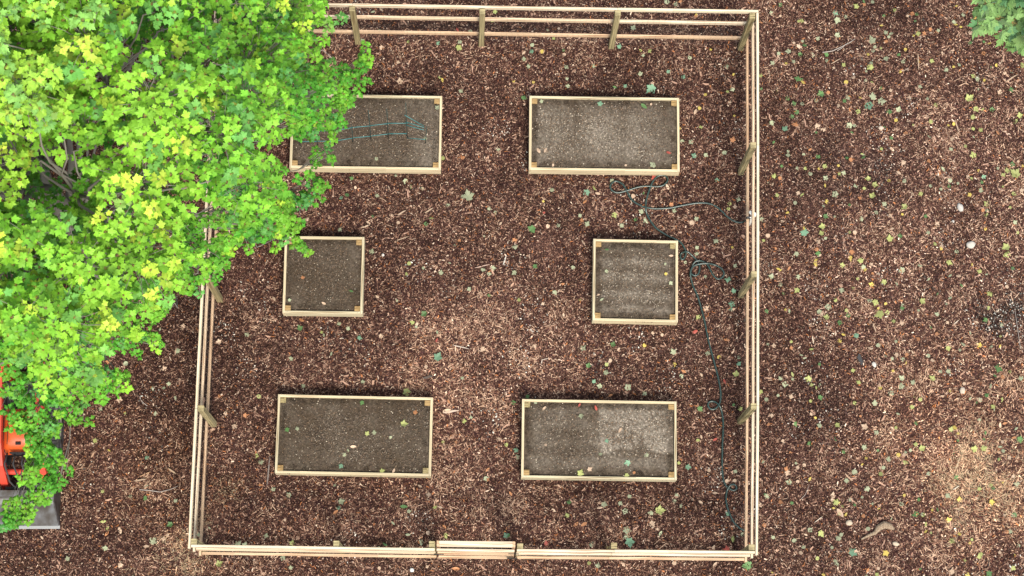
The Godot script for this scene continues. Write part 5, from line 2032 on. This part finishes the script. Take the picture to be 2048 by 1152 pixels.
	leaf(6.275, -5.248, "", "m", "s", 0.101)
	leaf(6.539, -5.410, "", "m", "s", 0.101)
	leaf(8.623, -5.691, "", "m", "s", 0.101)
	leaf(-2.003, -4.381, "BL", "o", "c", 0.101)
	leaf(-2.262, -3.369, "", "o", "o", 0.101)
	leaf(0.423, -3.051, "", "m", "t", 0.101)
	leaf(-3.459, -4.152, "", "m", "s", 0.101)
	leaf(3.291, -4.172, "", "m", "t", 0.101)
	leaf(2.293, -3.459, "", "m", "s", 0.101)
	leaf(1.963, -3.562, "", "m", "s", 0.101)
	leaf(1.774, -2.941, "", "m", "s", 0.101)
	leaf(6.090, -4.529, "", "m", "s", 0.101)
	leaf(6.741, -4.314, "", "m", "l", 0.101)
	leaf(4.879, -3.953, "", "m", "s", 0.101)
	leaf(4.861, -4.102, "", "m", "c", 0.101)
	leaf(6.116, -3.873, "", "m", "s", 0.101)
	leaf(5.579, -3.766, "", "m", "c", 0.101)
	leaf(8.082, -3.687, "", "m", "y", 0.101)
	leaf(7.400, -3.400, "", "m", "y", 0.101)
	leaf(5.645, -3.088, "", "m", "s", 0.101)
	leaf(7.424, -2.587, "", "m", "c", 0.101)
	leaf(-4.843, -3.143, "", "m", "g", 0.101)
	leaf(-3.658, -2.839, "", "m", "s", 0.101)
	leaf(-5.590, -2.489, "", "m", "c", 0.101)
	leaf(-4.856, -5.912, "", "m", "s", 0.101)
	leaf(-5.738, -5.102, "", "m", "c", 0.101)
	leaf(-2.522, -11.325, "", "o", "o", 0.101)
	leaf(6.741, -9.057, "", "o", "c", 0.097)
	leaf(3.403, -9.281, "", "m", "t", 0.097)
	leaf(3.904, -9.344, "", "m", "s", 0.097)
	leaf(3.367, -8.156, "", "r", "c", 0.097)
	leaf(3.751, -7.855, "", "m", "s", 0.097)
	leaf(1.982, -5.672, "", "m", "s", 0.097)
	leaf(-3.007, -3.632, "", "m", "s", 0.097)
	leaf(-0.528, -3.029, "", "m", "l", 0.097)
	leaf(6.888, -3.490, "", "m", "g", 0.097)
	leaf(7.391, -3.781, "", "m", "s", 0.097)
	leaf(5.204, -3.213, "", "m", "s", 0.097)
	leaf(8.500, -4.000, "", "m", "s", 0.097)
	leaf(-5.206, -2.796, "", "o", "c", 0.097)
	leaf(3.876, -5.562, "", "o", "d", 0.093)
	leaf(1.064, -2.940, "", "m", "d", 0.093)
	leaf(1.750, -10.792, "", "m", "s", 0.091)
	leaf(2.181, -11.135, "", "m", "t", 0.091)
	leaf(3.946, -10.813, "", "m", "s", 0.091)
	leaf(2.523, -10.667, "", "m", "s", 0.091)
	leaf(4.036, -10.421, "", "m", "s", 0.091)
	leaf(3.353, -9.507, "", "m", "s", 0.091)
	leaf(7.742, -11.661, "", "m", "s", 0.091)
	leaf(8.007, -11.477, "", "m", "c", 0.091)
	leaf(7.133, -11.449, "", "m", "l", 0.091)
	leaf(8.024, -10.729, "", "m", "l", 0.091)
	leaf(8.095, -10.677, "", "m", "s", 0.091)
	leaf(5.094, -10.501, "", "o", "o", 0.091)
	leaf(5.049, -10.196, "", "m", "g", 0.091)
	leaf(5.098, -10.051, "", "r", "g", 0.091)
	leaf(4.684, -9.862, "", "m", "s", 0.091)
	leaf(6.107, -10.081, "", "m", "l", 0.091)
	leaf(5.947, -10.324, "", "m", "s", 0.091)
	leaf(8.315, -10.155, "", "m", "g", 0.091)
	leaf(8.700, -9.959, "", "m", "l", 0.091)
	leaf(8.449, -10.458, "", "m", "c", 0.091)
	leaf(5.552, -8.947, "", "m", "s", 0.091)
	leaf(6.247, -8.947, "", "m", "l", 0.091)
	leaf(6.648, -9.454, "", "o", "c", 0.091)
	leaf(6.120, -8.268, "", "m", "s", 0.091)
	leaf(5.540, -8.300, "", "m", "g", 0.091)
	leaf(5.464, -8.016, "", "m", "l", 0.091)
	leaf(6.745, -7.997, "", "m", "g", 0.091)
	leaf(5.053, -7.666, "", "m", "s", 0.091)
	leaf(5.374, -7.505, "", "m", "y", 0.091)
	leaf(5.799, -7.492, "", "m", "l", 0.091)
	leaf(6.143, -7.467, "", "m", "s", 0.091)
	leaf(4.643, -7.286, "", "m", "s", 0.091)
	leaf(4.787, -7.164, "", "m", "s", 0.091)
	leaf(6.259, -7.180, "", "m", "y", 0.091)
	leaf(7.587, -8.946, "", "m", "s", 0.091)
	leaf(8.084, -8.786, "", "m", "s", 0.091)
	leaf(8.161, -8.368, "", "m", "l", 0.091)
	leaf(7.480, -9.124, "", "o", "s", 0.091)
	leaf(-1.295, -8.767, "", "m", "s", 0.091)
	leaf(0.156, -7.342, "", "m", "s", 0.091)
	leaf(1.843, -8.614, "", "o", "c", 0.091)
	leaf(0.489, -7.275, "", "m", "s", 0.091)
	leaf(0.492, -7.813, "", "m", "o", 0.091)
	leaf(0.965, -9.253, "TR", "o", "c", 0.091)
	leaf(-3.350, -6.773, "", "o", "c", 0.091)
	leaf(-2.908, -6.443, "", "o", "o", 0.091)
	leaf(0.011, -6.018, "", "m", "c", 0.091)
	leaf(1.147, -6.953, "", "m", "s", 0.091)
	leaf(1.291, -6.586, "", "o", "c", 0.091)
	leaf(2.092, -6.127, "", "m", "g", 0.091)
	leaf(4.028, -7.034, "", "m", "t", 0.091)
	leaf(3.995, -6.735, "", "m", "t", 0.091)
	leaf(3.461, -6.593, "", "m", "l", 0.091)
	leaf(3.608, -6.004, "", "m", "s", 0.091)
	leaf(1.702, -5.779, "", "m", "g", 0.091)
	leaf(1.879, -5.448, "", "m", "s", 0.091)
	leaf(3.217, -5.713, "", "o", "o", 0.091)
	leaf(2.194, -4.716, "BR", "o", "c", 0.091)
	leaf(5.781, -7.078, "", "m", "s", 0.091)
	leaf(5.411, -6.718, "", "m", "s", 0.091)
	leaf(6.223, -6.923, "", "m", "s", 0.091)
	leaf(5.731, -6.539, "", "m", "g", 0.091)
	leaf(6.728, -6.926, "", "o", "o", 0.091)
	leaf(8.092, -6.631, "", "m", "g", 0.091)
	leaf(6.583, -5.966, "", "m", "s", 0.091)
	leaf(7.978, -6.220, "", "m", "y", 0.091)
	leaf(7.472, -6.150, "", "m", "l", 0.091)
	leaf(5.398, -5.319, "", "m", "g", 0.091)
	leaf(5.012, -4.886, "", "m", "g", 0.091)
	leaf(6.927, -4.947, "", "r", "g", 0.091)
	leaf(8.264, -4.915, "", "o", "c", 0.091)
	leaf(7.483, -4.846, "", "m", "l", 0.091)
	leaf(5.669, -4.877, "", "m", "l", 0.091)
	leaf(6.894, -5.592, "", "m", "s", 0.091)
	leaf(-2.925, -2.883, "", "m", "l", 0.091)
	leaf(-0.907, -2.920, "", "m", "s", 0.091)
	leaf(0.094, -3.937, "", "m", "s", 0.091)
	leaf(-3.059, -2.643, "", "m", "s", 0.091)
	leaf(-3.335, -2.990, "", "m", "s", 0.091)
	leaf(2.602, -4.317, "BR", "m", "s", 0.091)
	leaf(2.693, -3.435, "", "m", "s", 0.091)
	leaf(3.697, -2.644, "", "o", "c", 0.091)
	leaf(1.870, -2.605, "", "m", "s", 0.091)
	leaf(0.558, -4.401, "", "m", "t", 0.091)
	leaf(0.579, -4.292, "", "m", "s", 0.091)
	leaf(6.474, -4.350, "", "m", "s", 0.091)
	leaf(7.578, -3.728, "", "m", "y", 0.091)
	leaf(8.442, -3.495, "", "m", "g", 0.091)
	leaf(8.392, -2.660, "", "m", "l", 0.091)
	leaf(7.866, -2.838, "", "m", "l", 0.091)
	leaf(5.226, -4.575, "", "m", "g", 0.091)
	leaf(-5.880, -3.176, "", "o", "l", 0.091)
	leaf(-5.821, -2.991, "", "o", "o", 0.091)
	leaf(-5.838, -2.757, "", "m", "s", 0.091)
	leaf(-6.087, -4.440, "", "m", "l", 0.091)
	leaf(-5.659, -5.686, "", "r", "s", 0.091)
	leaf(-5.227, -5.301, "", "m", "s", 0.091)
	leaf(-4.149, -5.188, "", "m", "o", 0.091)
	leaf(-4.206, -6.061, "", "m", "c", 0.091)
	leaf(-3.901, -4.702, "", "m", "c", 0.091)
	leaf(-1.741, -11.027, "", "m", "c", 0.091)
	leaf(0.113, -11.692, "", "m", "l", 0.091)
	leaf(0.074, -11.549, "", "m", "l", 0.091)
	leaf(2.972, -9.254, "TR", "o", "d", 0.089)
	leaf(1.578, -4.919, "BR", "m", "s", 0.089)
	leaf(1.895, -3.515, "", "o", "c", 0.089)
	leaf(2.844, -3.114, "", "o", "s", 0.089)
	leaf(-0.797, -9.941, "TL", "m", "s", 0.089)
	leaf(5.171, -11.050, "", "m", "g", 0.085)
	leaf(5.606, -11.059, "", "m", "g", 0.085)
	leaf(5.435, -9.308, "", "m", "g", 0.085)
	leaf(5.545, -9.145, "", "m", "l", 0.085)
	leaf(5.850, -9.037, "", "m", "s", 0.085)
	leaf(6.040, -8.823, "", "m", "s", 0.085)
	leaf(6.503, -8.526, "", "m", "s", 0.085)
	leaf(8.142, -9.009, "", "m", "t", 0.085)
	leaf(8.624, -8.733, "", "m", "l", 0.085)
	leaf(7.057, -7.514, "", "m", "s", 0.085)
	leaf(-0.684, -7.255, "", "m", "s", 0.085)
	leaf(-0.005, -7.318, "", "m", "s", 0.085)
	leaf(2.413, -8.589, "", "r", "c", 0.085)
	leaf(3.033, -8.449, "", "m", "o", 0.085)
	leaf(1.572, -8.155, "", "m", "o", 0.085)
	leaf(2.231, -8.084, "", "m", "s", 0.085)
	leaf(4.122, -8.557, "", "m", "s", 0.085)
	leaf(3.439, -8.220, "", "m", "s", 0.085)
	leaf(0.831, -7.384, "", "m", "g", 0.085)
	leaf(-1.960, -6.164, "", "m", "t", 0.085)
	leaf(-3.045, -5.801, "", "m", "s", 0.085)
	leaf(-1.128, -6.433, "", "m", "l", 0.085)
	leaf(-3.041, -4.631, "BL", "m", "g", 0.085)
	leaf(-0.268, -4.851, "", "m", "l", 0.085)
	leaf(4.010, -6.041, "", "o", "c", 0.085)
	leaf(2.597, -5.339, "", "m", "s", 0.085)
	leaf(4.108, -5.850, "", "m", "t", 0.085)
	leaf(4.122, -5.123, "", "m", "l", 0.085)
	leaf(1.812, -5.048, "BR", "o", "d", 0.085)
	leaf(5.874, -6.665, "", "m", "g", 0.085)
	leaf(6.755, -6.803, "", "m", "g", 0.085)
	leaf(4.772, -5.617, "", "m", "s", 0.085)
	leaf(4.938, -5.327, "", "m", "c", 0.085)
	leaf(8.165, -5.219, "", "m", "l", 0.085)
	leaf(5.380, -4.872, "", "m", "s", 0.085)
	leaf(6.864, -5.188, "", "m", "l", 0.085)
	leaf(6.739, -6.556, "", "m", "c", 0.085)
	leaf(7.471, -5.778, "", "m", "s", 0.085)
	leaf(-2.180, -4.069, "BL", "m", "t", 0.085)
	leaf(-1.533, -4.007, "BL", "m", "l", 0.085)
	leaf(-0.626, -3.482, "", "o", "c", 0.085)
	leaf(1.719, -4.086, "BR", "m", "c", 0.085)
	leaf(2.300, -3.992, "BR", "m", "l", 0.085)
	leaf(3.704, -3.770, "", "o", "c", 0.085)
	leaf(3.111, -3.728, "", "m", "s", 0.085)
	leaf(3.069, -2.662, "", "r", "c", 0.085)
	leaf(4.524, -3.730, "", "m", "s", 0.085)
	leaf(5.797, -3.997, "", "m", "s", 0.085)
	leaf(6.655, -3.645, "", "m", "s", 0.085)
	leaf(7.539, -4.074, "", "m", "g", 0.085)
	leaf(8.363, -3.237, "", "m", "s", 0.085)
	leaf(4.955, -3.038, "", "r", "s", 0.085)
	leaf(6.097, -2.587, "", "o", "o", 0.085)
	leaf(6.285, -4.772, "", "m", "s", 0.085)
	leaf(-5.254, -3.548, "", "m", "g", 0.085)
	leaf(-5.051, -5.616, "", "m", "c", 0.085)
	leaf(-4.785, -6.309, "", "m", "c", 0.085)
	leaf(-3.763, -6.184, "", "m", "s", 0.085)
	leaf(-1.790, -11.318, "", "o", "s", 0.085)
	leaf(-0.420, -10.310, "", "m", "s", 0.085)
	leaf(0.736, -11.118, "", "r", "s", 0.081)
	leaf(0.727, -11.010, "", "m", "t", 0.081)
	leaf(0.605, -10.878, "", "m", "s", 0.081)
	leaf(1.307, -10.751, "", "m", "s", 0.081)
	leaf(2.677, -11.058, "", "m", "l", 0.081)
	leaf(2.718, -10.499, "", "m", "c", 0.081)
	leaf(2.101, -10.423, "", "o", "g", 0.081)
	leaf(1.330, -10.429, "", "m", "s", 0.081)
	leaf(3.209, -9.515, "", "m", "s", 0.081)
	leaf(3.186, -11.927, "", "o", "o", 0.081)
	leaf(3.113, -11.882, "", "m", "s", 0.081)
	leaf(4.851, -11.905, "", "m", "g", 0.081)
	leaf(7.048, -11.796, "", "m", "o", 0.081)
	leaf(7.237, -11.455, "", "m", "o", 0.081)
	leaf(6.593, -11.456, "", "m", "s", 0.081)
	leaf(4.707, -10.892, "", "m", "s", 0.081)
	leaf(5.886, -10.883, "", "m", "l", 0.081)
	leaf(7.582, -10.829, "", "m", "s", 0.081)
	leaf(7.348, -10.976, "", "m", "l", 0.081)
	leaf(7.139, -10.529, "", "m", "s", 0.081)
	leaf(4.947, -10.284, "", "m", "g", 0.081)
	leaf(5.015, -9.975, "", "m", "g", 0.081)
	leaf(5.974, -10.110, "", "o", "o", 0.081)
	leaf(7.298, -9.932, "", "m", "l", 0.081)
	leaf(8.117, -9.805, "", "m", "l", 0.081)
	leaf(5.546, -9.771, "", "o", "c", 0.081)
	leaf(5.308, -9.010, "", "r", "s", 0.081)
	leaf(5.967, -9.265, "", "r", "o", 0.081)
	leaf(5.565, -8.547, "", "m", "y", 0.081)
	leaf(6.367, -8.381, "", "m", "s", 0.081)
	leaf(6.013, -8.036, "", "r", "c", 0.081)
	leaf(5.077, -7.283, "", "m", "s", 0.081)
	leaf(8.018, -7.427, "", "m", "l", 0.081)
	leaf(7.897, -8.703, "", "m", "y", 0.081)
	leaf(8.461, -9.047, "", "m", "l", 0.081)
	leaf(8.627, -8.254, "", "m", "s", 0.081)
	leaf(4.938, -7.431, "", "o", "o", 0.081)
	leaf(7.100, -8.705, "", "m", "l", 0.081)
	leaf(0.207, -9.322, "", "m", "s", 0.081)
	leaf(-1.874, -8.058, "", "o", "c", 0.081)
	leaf(1.630, -8.476, "", "o", "o", 0.081)
	leaf(2.066, -8.835, "", "m", "s", 0.081)
	leaf(3.080, -8.349, "", "m", "s", 0.081)
	leaf(1.031, -8.062, "", "r", "c", 0.081)
	leaf(3.597, -9.291, "", "m", "s", 0.081)
	leaf(1.277, -7.099, "", "o", "o", 0.081)
	leaf(1.090, -8.659, "", "r", "s", 0.081)
	leaf(-1.622, -6.200, "", "m", "c", 0.081)
	leaf(-1.880, -5.077, "BL", "m", "g", 0.081)
	leaf(-1.036, -4.942, "BL", "m", "o", 0.081)
	leaf(-2.113, -6.876, "SL", "o", "g", 0.081)
	leaf(-1.709, -6.846, "", "o", "c", 0.081)
	leaf(-0.227, -6.991, "", "m", "s", 0.081)
	leaf(-3.528, -5.188, "", "r", "l", 0.081)
	leaf(3.186, -5.626, "", "m", "s", 0.081)
	leaf(0.512, -5.164, "", "m", "g", 0.081)
	leaf(2.047, -5.866, "", "r", "c", 0.081)
	leaf(2.059, -5.304, "", "o", "o", 0.081)
	leaf(6.511, -6.727, "", "m", "l", 0.081)
	leaf(7.308, -6.710, "", "m", "s", 0.081)
	leaf(7.007, -5.311, "", "m", "l", 0.081)
	leaf(8.071, -5.403, "", "m", "g", 0.081)
	leaf(-1.784, -4.594, "BL", "m", "l", 0.081)
	leaf(-1.676, -4.610, "BL", "m", "s", 0.081)
	leaf(-1.351, -4.017, "BL", "o", "c", 0.081)
	leaf(-1.464, -2.878, "", "o", "g", 0.081)
	leaf(-0.803, -3.077, "", "r", "c", 0.081)
	leaf(-3.531, -4.246, "", "m", "l", 0.081)
	leaf(-3.454, -3.783, "", "o", "o", 0.081)
	leaf(0.482, -3.716, "", "o", "o", 0.081)
	leaf(0.441, -3.169, "", "o", "o", 0.081)
	leaf(-0.541, -3.170, "", "o", "o", 0.081)
	leaf(0.112, -4.076, "", "o", "o", 0.081)
	leaf(3.726, -4.625, "", "o", "d", 0.081)
	leaf(3.476, -3.625, "", "o", "c", 0.081)
	leaf(2.219, -3.582, "", "m", "s", 0.081)
	leaf(1.378, -3.380, "", "m", "l", 0.081)
	leaf(3.909, -3.438, "", "m", "t", 0.081)
	leaf(3.679, -2.911, "", "o", "c", 0.081)
	leaf(6.908, -4.592, "", "m", "l", 0.081)
	leaf(6.625, -4.418, "", "r", "y", 0.081)
	leaf(4.842, -4.171, "", "m", "o", 0.081)
	leaf(7.032, -3.315, "", "o", "l", 0.081)
	leaf(7.669, -2.542, "", "m", "y", 0.081)
	leaf(7.901, -3.892, "", "m", "l", 0.081)
	leaf(-6.412, -2.589, "", "m", "s", 0.081)
	leaf(-4.939, -2.917, "", "m", "c", 0.081)
	leaf(-3.730, -4.884, "", "m", "o", 0.081)
	leaf(-5.949, -5.712, "", "m", "o", 0.081)
	leaf(-0.284, -11.330, "", "m", "s", 0.081)
	leaf(-0.456, -11.149, "", "m", "s", 0.081)
	leaf(-0.731, -10.497, "", "o", "y", 0.081)
	leaf(3.338, -10.952, "", "r", "s", 0.077)
	leaf(3.234, -10.620, "", "m", "t", 0.077)
	leaf(7.892, -11.791, "", "m", "s", 0.077)
	leaf(5.470, -11.334, "", "m", "s", 0.077)
	leaf(5.388, -7.744, "", "r", "o", 0.077)
	leaf(0.091, -7.248, "", "m", "s", 0.077)
	leaf(-0.944, -8.058, "", "m", "g", 0.077)
	leaf(3.778, -8.876, "", "m", "t", 0.077)
	leaf(1.446, -7.374, "", "r", "s", 0.077)
	leaf(-2.528, -6.666, "SL", "o", "c", 0.077)
	leaf(0.989, -5.035, "BR", "o", "c", 0.077)
	leaf(0.835, -6.079, "", "m", "c", 0.077)
	leaf(0.735, -5.258, "", "m", "g", 0.077)
	leaf(6.743, -5.959, "", "m", "s", 0.077)
	leaf(3.903, -3.964, "", "r", "c", 0.077)
	leaf(1.164, -3.461, "", "o", "c", 0.077)
	leaf(6.381, -4.211, "", "r", "s", 0.077)
	leaf(-5.154, -4.891, "", "m", "s", 0.077)
	leaf(3.445, -11.681, "", "r", "o", 0.073)
	leaf(7.467, -11.510, "", "m", "s", 0.073)
	leaf(4.813, -11.056, "", "m", "s", 0.073)
	leaf(6.918, -11.173, "", "r", "y", 0.073)
	leaf(6.472, -9.816, "", "r", "c", 0.073)
	leaf(6.642, -9.643, "", "m", "g", 0.073)
	leaf(5.094, -9.101, "", "m", "s", 0.073)
	leaf(7.204, -8.058, "", "m", "s", 0.073)
	leaf(7.311, -7.872, "", "m", "l", 0.073)
	leaf(7.613, -9.465, "", "m", "s", 0.073)
	leaf(4.755, -7.412, "", "o", "y", 0.073)
	leaf(-0.596, -8.377, "", "m", "s", 0.073)
	leaf(0.073, -8.337, "", "m", "s", 0.073)
	leaf(-1.744, -8.514, "", "m", "s", 0.073)
	leaf(-2.168, -8.799, "", "m", "g", 0.073)
	leaf(-1.201, -8.681, "", "o", "g", 0.073)
	leaf(-2.334, -7.933, "", "m", "s", 0.073)
	leaf(0.260, -8.080, "", "o", "c", 0.073)
	leaf(1.551, -8.238, "", "m", "s", 0.073)
	leaf(1.197, -8.076, "", "m", "s", 0.073)
	leaf(3.447, -7.741, "", "m", "s", 0.073)
	leaf(3.436, -7.637, "", "m", "s", 0.073)
	leaf(3.699, -7.590, "", "o", "c", 0.073)
	leaf(4.062, -7.451, "", "m", "s", 0.073)
	leaf(2.998, -7.092, "SR", "m", "s", 0.073)
	leaf(3.009, -7.543, "SR", "o", "c", 0.073)
	leaf(1.965, -7.628, "SR", "o", "g", 0.073)
	leaf(-2.297, -6.392, "", "m", "s", 0.073)
	leaf(-2.148, -6.313, "", "m", "s", 0.073)
	leaf(-0.731, -6.144, "", "o", "d", 0.073)
	leaf(-1.890, -5.453, "", "m", "s", 0.073)
	leaf(-2.885, -4.654, "BL", "m", "s", 0.073)
	leaf(-0.522, -5.167, "", "o", "o", 0.073)
	leaf(-0.724, -6.276, "", "o", "s", 0.073)
	leaf(0.576, -6.830, "", "m", "l", 0.073)
	leaf(0.621, -6.391, "", "o", "o", 0.073)
	leaf(2.597, -6.115, "", "r", "y", 0.073)
	leaf(2.186, -6.055, "", "o", "c", 0.073)
	leaf(1.789, -5.522, "", "m", "t", 0.073)
	leaf(3.077, -5.818, "", "m", "y", 0.073)
	leaf(1.991, -5.800, "", "m", "l", 0.073)
	leaf(5.677, -6.918, "", "r", "l", 0.073)
	leaf(7.968, -5.327, "", "m", "s", 0.073)
	leaf(7.341, -5.776, "", "m", "s", 0.073)
	leaf(5.936, -5.768, "", "m", "l", 0.073)
	leaf(5.856, -6.746, "", "m", "l", 0.073)
	leaf(-3.245, -3.721, "", "m", "s", 0.073)
	leaf(-2.215, -3.442, "", "m", "t", 0.073)
	leaf(-1.105, -3.406, "", "m", "s", 0.073)
	leaf(-1.570, -2.818, "", "m", "s", 0.073)
	leaf(-1.038, -2.489, "", "r", "c", 0.073)
	leaf(-2.927, -2.500, "", "m", "s", 0.073)
	leaf(0.408, -4.488, "", "r", "l", 0.073)
	leaf(0.124, -3.918, "", "o", "o", 0.073)
	leaf(-0.704, -3.481, "", "m", "l", 0.073)
	leaf(1.984, -4.536, "BR", "m", "t", 0.073)
	leaf(3.071, -3.634, "", "r", "s", 0.073)
	leaf(2.361, -3.696, "", "m", "s", 0.073)
	leaf(1.732, -2.642, "", "r", "l", 0.073)
	leaf(4.033, -4.112, "", "m", "s", 0.073)
	leaf(5.131, -4.229, "", "r", "c", 0.073)
	leaf(6.996, -3.472, "", "m", "l", 0.073)
	leaf(5.314, -2.770, "", "r", "l", 0.073)
	leaf(6.243, -2.530, "", "m", "l", 0.073)
	leaf(-5.257, -4.189, "", "m", "t", 0.073)
	leaf(-4.387, -2.993, "", "m", "s", 0.073)
	leaf(-4.969, -5.369, "", "m", "s", 0.073)
	leaf(-6.026, -4.951, "", "m", "s", 0.073)
	leaf(-0.502, -11.369, "", "o", "d", 0.073)
	leaf(-0.810, -11.125, "", "m", "t", 0.073)
	leaf(1.264, -10.966, "", "r", "c", 0.071)
	leaf(2.987, -10.708, "", "m", "t", 0.071)
	leaf(2.276, -10.447, "", "m", "t", 0.071)
	leaf(0.895, -10.086, "TR", "m", "s", 0.071)
	leaf(3.518, -9.770, "", "m", "l", 0.071)
	leaf(3.993, -10.201, "", "r", "c", 0.071)
	leaf(4.697, -11.760, "", "m", "s", 0.071)
	leaf(3.499, -10.085, "", "r", "y", 0.069)
	leaf(8.414, -10.921, "", "r", "y", 0.069)
	leaf(7.678, -9.897, "", "r", "y", 0.069)
	leaf(7.994, -9.817, "", "r", "l", 0.069)
	leaf(6.048, -7.279, "", "r", "l", 0.069)
	leaf(8.113, -8.451, "", "r", "o", 0.069)
	leaf(0.176, -8.270, "", "m", "s", 0.069)
	leaf(-1.018, -8.652, "", "m", "s", 0.069)
	leaf(-2.331, -8.471, "", "m", "t", 0.069)
	leaf(-1.763, -9.066, "TL", "m", "s", 0.069)
	leaf(-1.389, -8.075, "", "r", "c", 0.069)
	leaf(-2.881, -7.081, "SL", "m", "o", 0.069)
	leaf(2.444, -8.192, "", "m", "g", 0.069)
	leaf(3.979, -8.481, "", "m", "l", 0.069)
	leaf(1.099, -9.025, "TR", "o", "c", 0.069)
	leaf(-0.891, -5.715, "", "m", "c", 0.069)
	leaf(4.109, -5.951, "", "m", "s", 0.069)
	leaf(1.888, -6.803, "SR", "o", "s", 0.069)
	leaf(-2.131, -4.251, "BL", "m", "s", 0.069)
	leaf(3.441, -4.601, "", "r", "l", 0.069)
	leaf(3.501, -4.654, "", "o", "c", 0.069)
	leaf(4.026, -3.969, "", "r", "c", 0.069)
	leaf(3.174, -3.551, "", "r", "s", 0.069)
	leaf(5.021, -4.194, "", "r", "c", 0.069)
	leaf(4.625, -3.082, "", "r", "s", 0.069)
	leaf(-4.773, -3.516, "", "m", "s", 0.069)
	leaf(-2.063, -11.150, "", "m", "s", 0.069)
	leaf(-0.979, -9.421, "TL", "m", "s", 0.069)
	leaf(6.178, -8.783, "", "r", "l", 0.065)
	leaf(3.958, -8.397, "", "m", "l", 0.065)
	leaf(1.966, -7.268, "SR", "m", "s", 0.065)
	leaf(-1.057, -6.403, "", "r", "c", 0.065)
	leaf(1.551, -5.104, "BR", "o", "d", 0.065)
	leaf(0.859, -5.132, "BR", "m", "s", 0.065)
	leaf(5.247, -5.262, "", "r", "l", 0.065)
	leaf(7.359, -5.377, "", "o", "c", 0.065)
	leaf(7.938, -5.004, "", "m", "s", 0.065)
	leaf(-0.801, -2.545, "", "r", "c", 0.065)
	leaf(-1.552, -2.515, "", "r", "c", 0.065)
	leaf(1.886, -4.325, "BR", "m", "s", 0.065)
	leaf(6.826, -4.501, "", "r", "s", 0.065)
	leaf(2.522, -11.066, "", "r", "l", 0.060)
	leaf(2.570, -10.981, "", "m", "s", 0.060)
	leaf(1.319, -10.554, "", "m", "s", 0.060)
	leaf(3.964, -10.383, "", "r", "l", 0.060)
	leaf(3.593, -10.322, "", "m", "y", 0.060)
	leaf(5.153, -11.632, "", "r", "l", 0.060)
	leaf(4.839, -9.128, "", "m", "g", 0.060)
	leaf(6.473, -9.455, "", "r", "l", 0.060)
	leaf(5.534, -7.934, "", "m", "s", 0.060)
	leaf(7.410, -7.790, "", "r", "y", 0.060)
	leaf(8.143, -8.137, "", "r", "y", 0.060)
	leaf(8.661, -8.084, "", "r", "l", 0.060)
	leaf(7.886, -8.998, "", "r", "c", 0.060)
	leaf(-2.103, -8.643, "", "r", "c", 0.060)
	leaf(-0.968, -7.328, "", "m", "s", 0.060)
	leaf(3.253, -7.493, "", "r", "s", 0.060)
	leaf(2.918, -7.244, "SR", "r", "y", 0.060)
	leaf(-3.077, -6.711, "SL", "m", "s", 0.060)
	leaf(-0.160, -4.912, "", "m", "s", 0.060)
	leaf(0.096, -6.894, "", "m", "g", 0.060)
	leaf(-0.310, -5.543, "", "m", "s", 0.060)
	leaf(-2.572, -6.245, "", "m", "l", 0.060)
	leaf(2.727, -6.325, "", "r", "c", 0.060)
	leaf(2.878, -6.297, "", "r", "c", 0.060)
	leaf(3.142, -4.233, "", "r", "l", 0.060)
	leaf(2.004, -2.895, "", "r", "y", 0.060)
	leaf(-5.490, -3.574, "", "m", "s", 0.060)
	leaf(-5.925, -3.646, "", "m", "l", 0.060)
	leaf(-5.045, -5.304, "", "m", "s", 0.060)
	leaf(4.063, -10.675, "", "r", "y", 0.056)
	leaf(0.764, -10.483, "", "r", "y", 0.056)
	leaf(0.992, -11.389, "", "r", "s", 0.056)
	leaf(7.843, -11.576, "", "r", "y", 0.056)
	leaf(5.068, -11.246, "", "r", "c", 0.056)
	leaf(6.825, -10.786, "", "r", "y", 0.056)
	leaf(7.708, -10.885, "", "r", "y", 0.056)
	leaf(5.448, -9.097, "", "r", "y", 0.056)
	leaf(6.794, -8.353, "", "r", "y", 0.056)
	leaf(-1.497, -8.190, "", "r", "c", 0.056)
	leaf(0.958, -6.769, "", "r", "c", 0.056)
	leaf(1.842, -6.884, "SR", "o", "c", 0.056)
	leaf(-1.413, -4.535, "BL", "m", "s", 0.056)
	leaf(-0.598, -4.512, "", "r", "l", 0.056)
	leaf(-3.042, -3.243, "", "r", "c", 0.056)
	leaf(1.020, -4.461, "BR", "r", "c", 0.056)
	leaf(2.412, -4.039, "BR", "r", "o", 0.056)
	leaf(3.690, -11.100, "", "r", "y", 0.052)
	leaf(1.177, -11.419, "", "r", "c", 0.052)
	leaf(4.848, -11.709, "", "r", "c", 0.052)
	leaf(-1.627, -7.531, "", "r", "c", 0.052)
	leaf(2.789, -8.560, "", "r", "c", 0.052)
	leaf(5.322, -4.991, "", "r", "y", 0.052)
	leaf(-2.074, -4.317, "BL", "o", "s", 0.052)
	leaf(6.745, -4.460, "", "r", "s", 0.052)
	leaf(2.682, -10.064, "TR", "r", "c", 0.050)
	leaf(0.446, -10.494, "", "r", "y", 0.048)
	leaf(4.063, -9.967, "", "r", "y", 0.048)
	leaf(5.266, -11.604, "", "r", "c", 0.048)
	leaf(7.059, -11.415, "", "r", "y", 0.048)
	leaf(2.908, -7.408, "SR", "r", "s", 0.048)
	leaf(0.950, -8.468, "", "r", "y", 0.048)
	leaf(0.962, -8.280, "", "r", "d", 0.048)
	leaf(0.443, -5.829, "", "r", "c", 0.048)
	leaf(2.273, -9.032, "TR", "r", "c", 0.044)
	build_fallen_leaves()
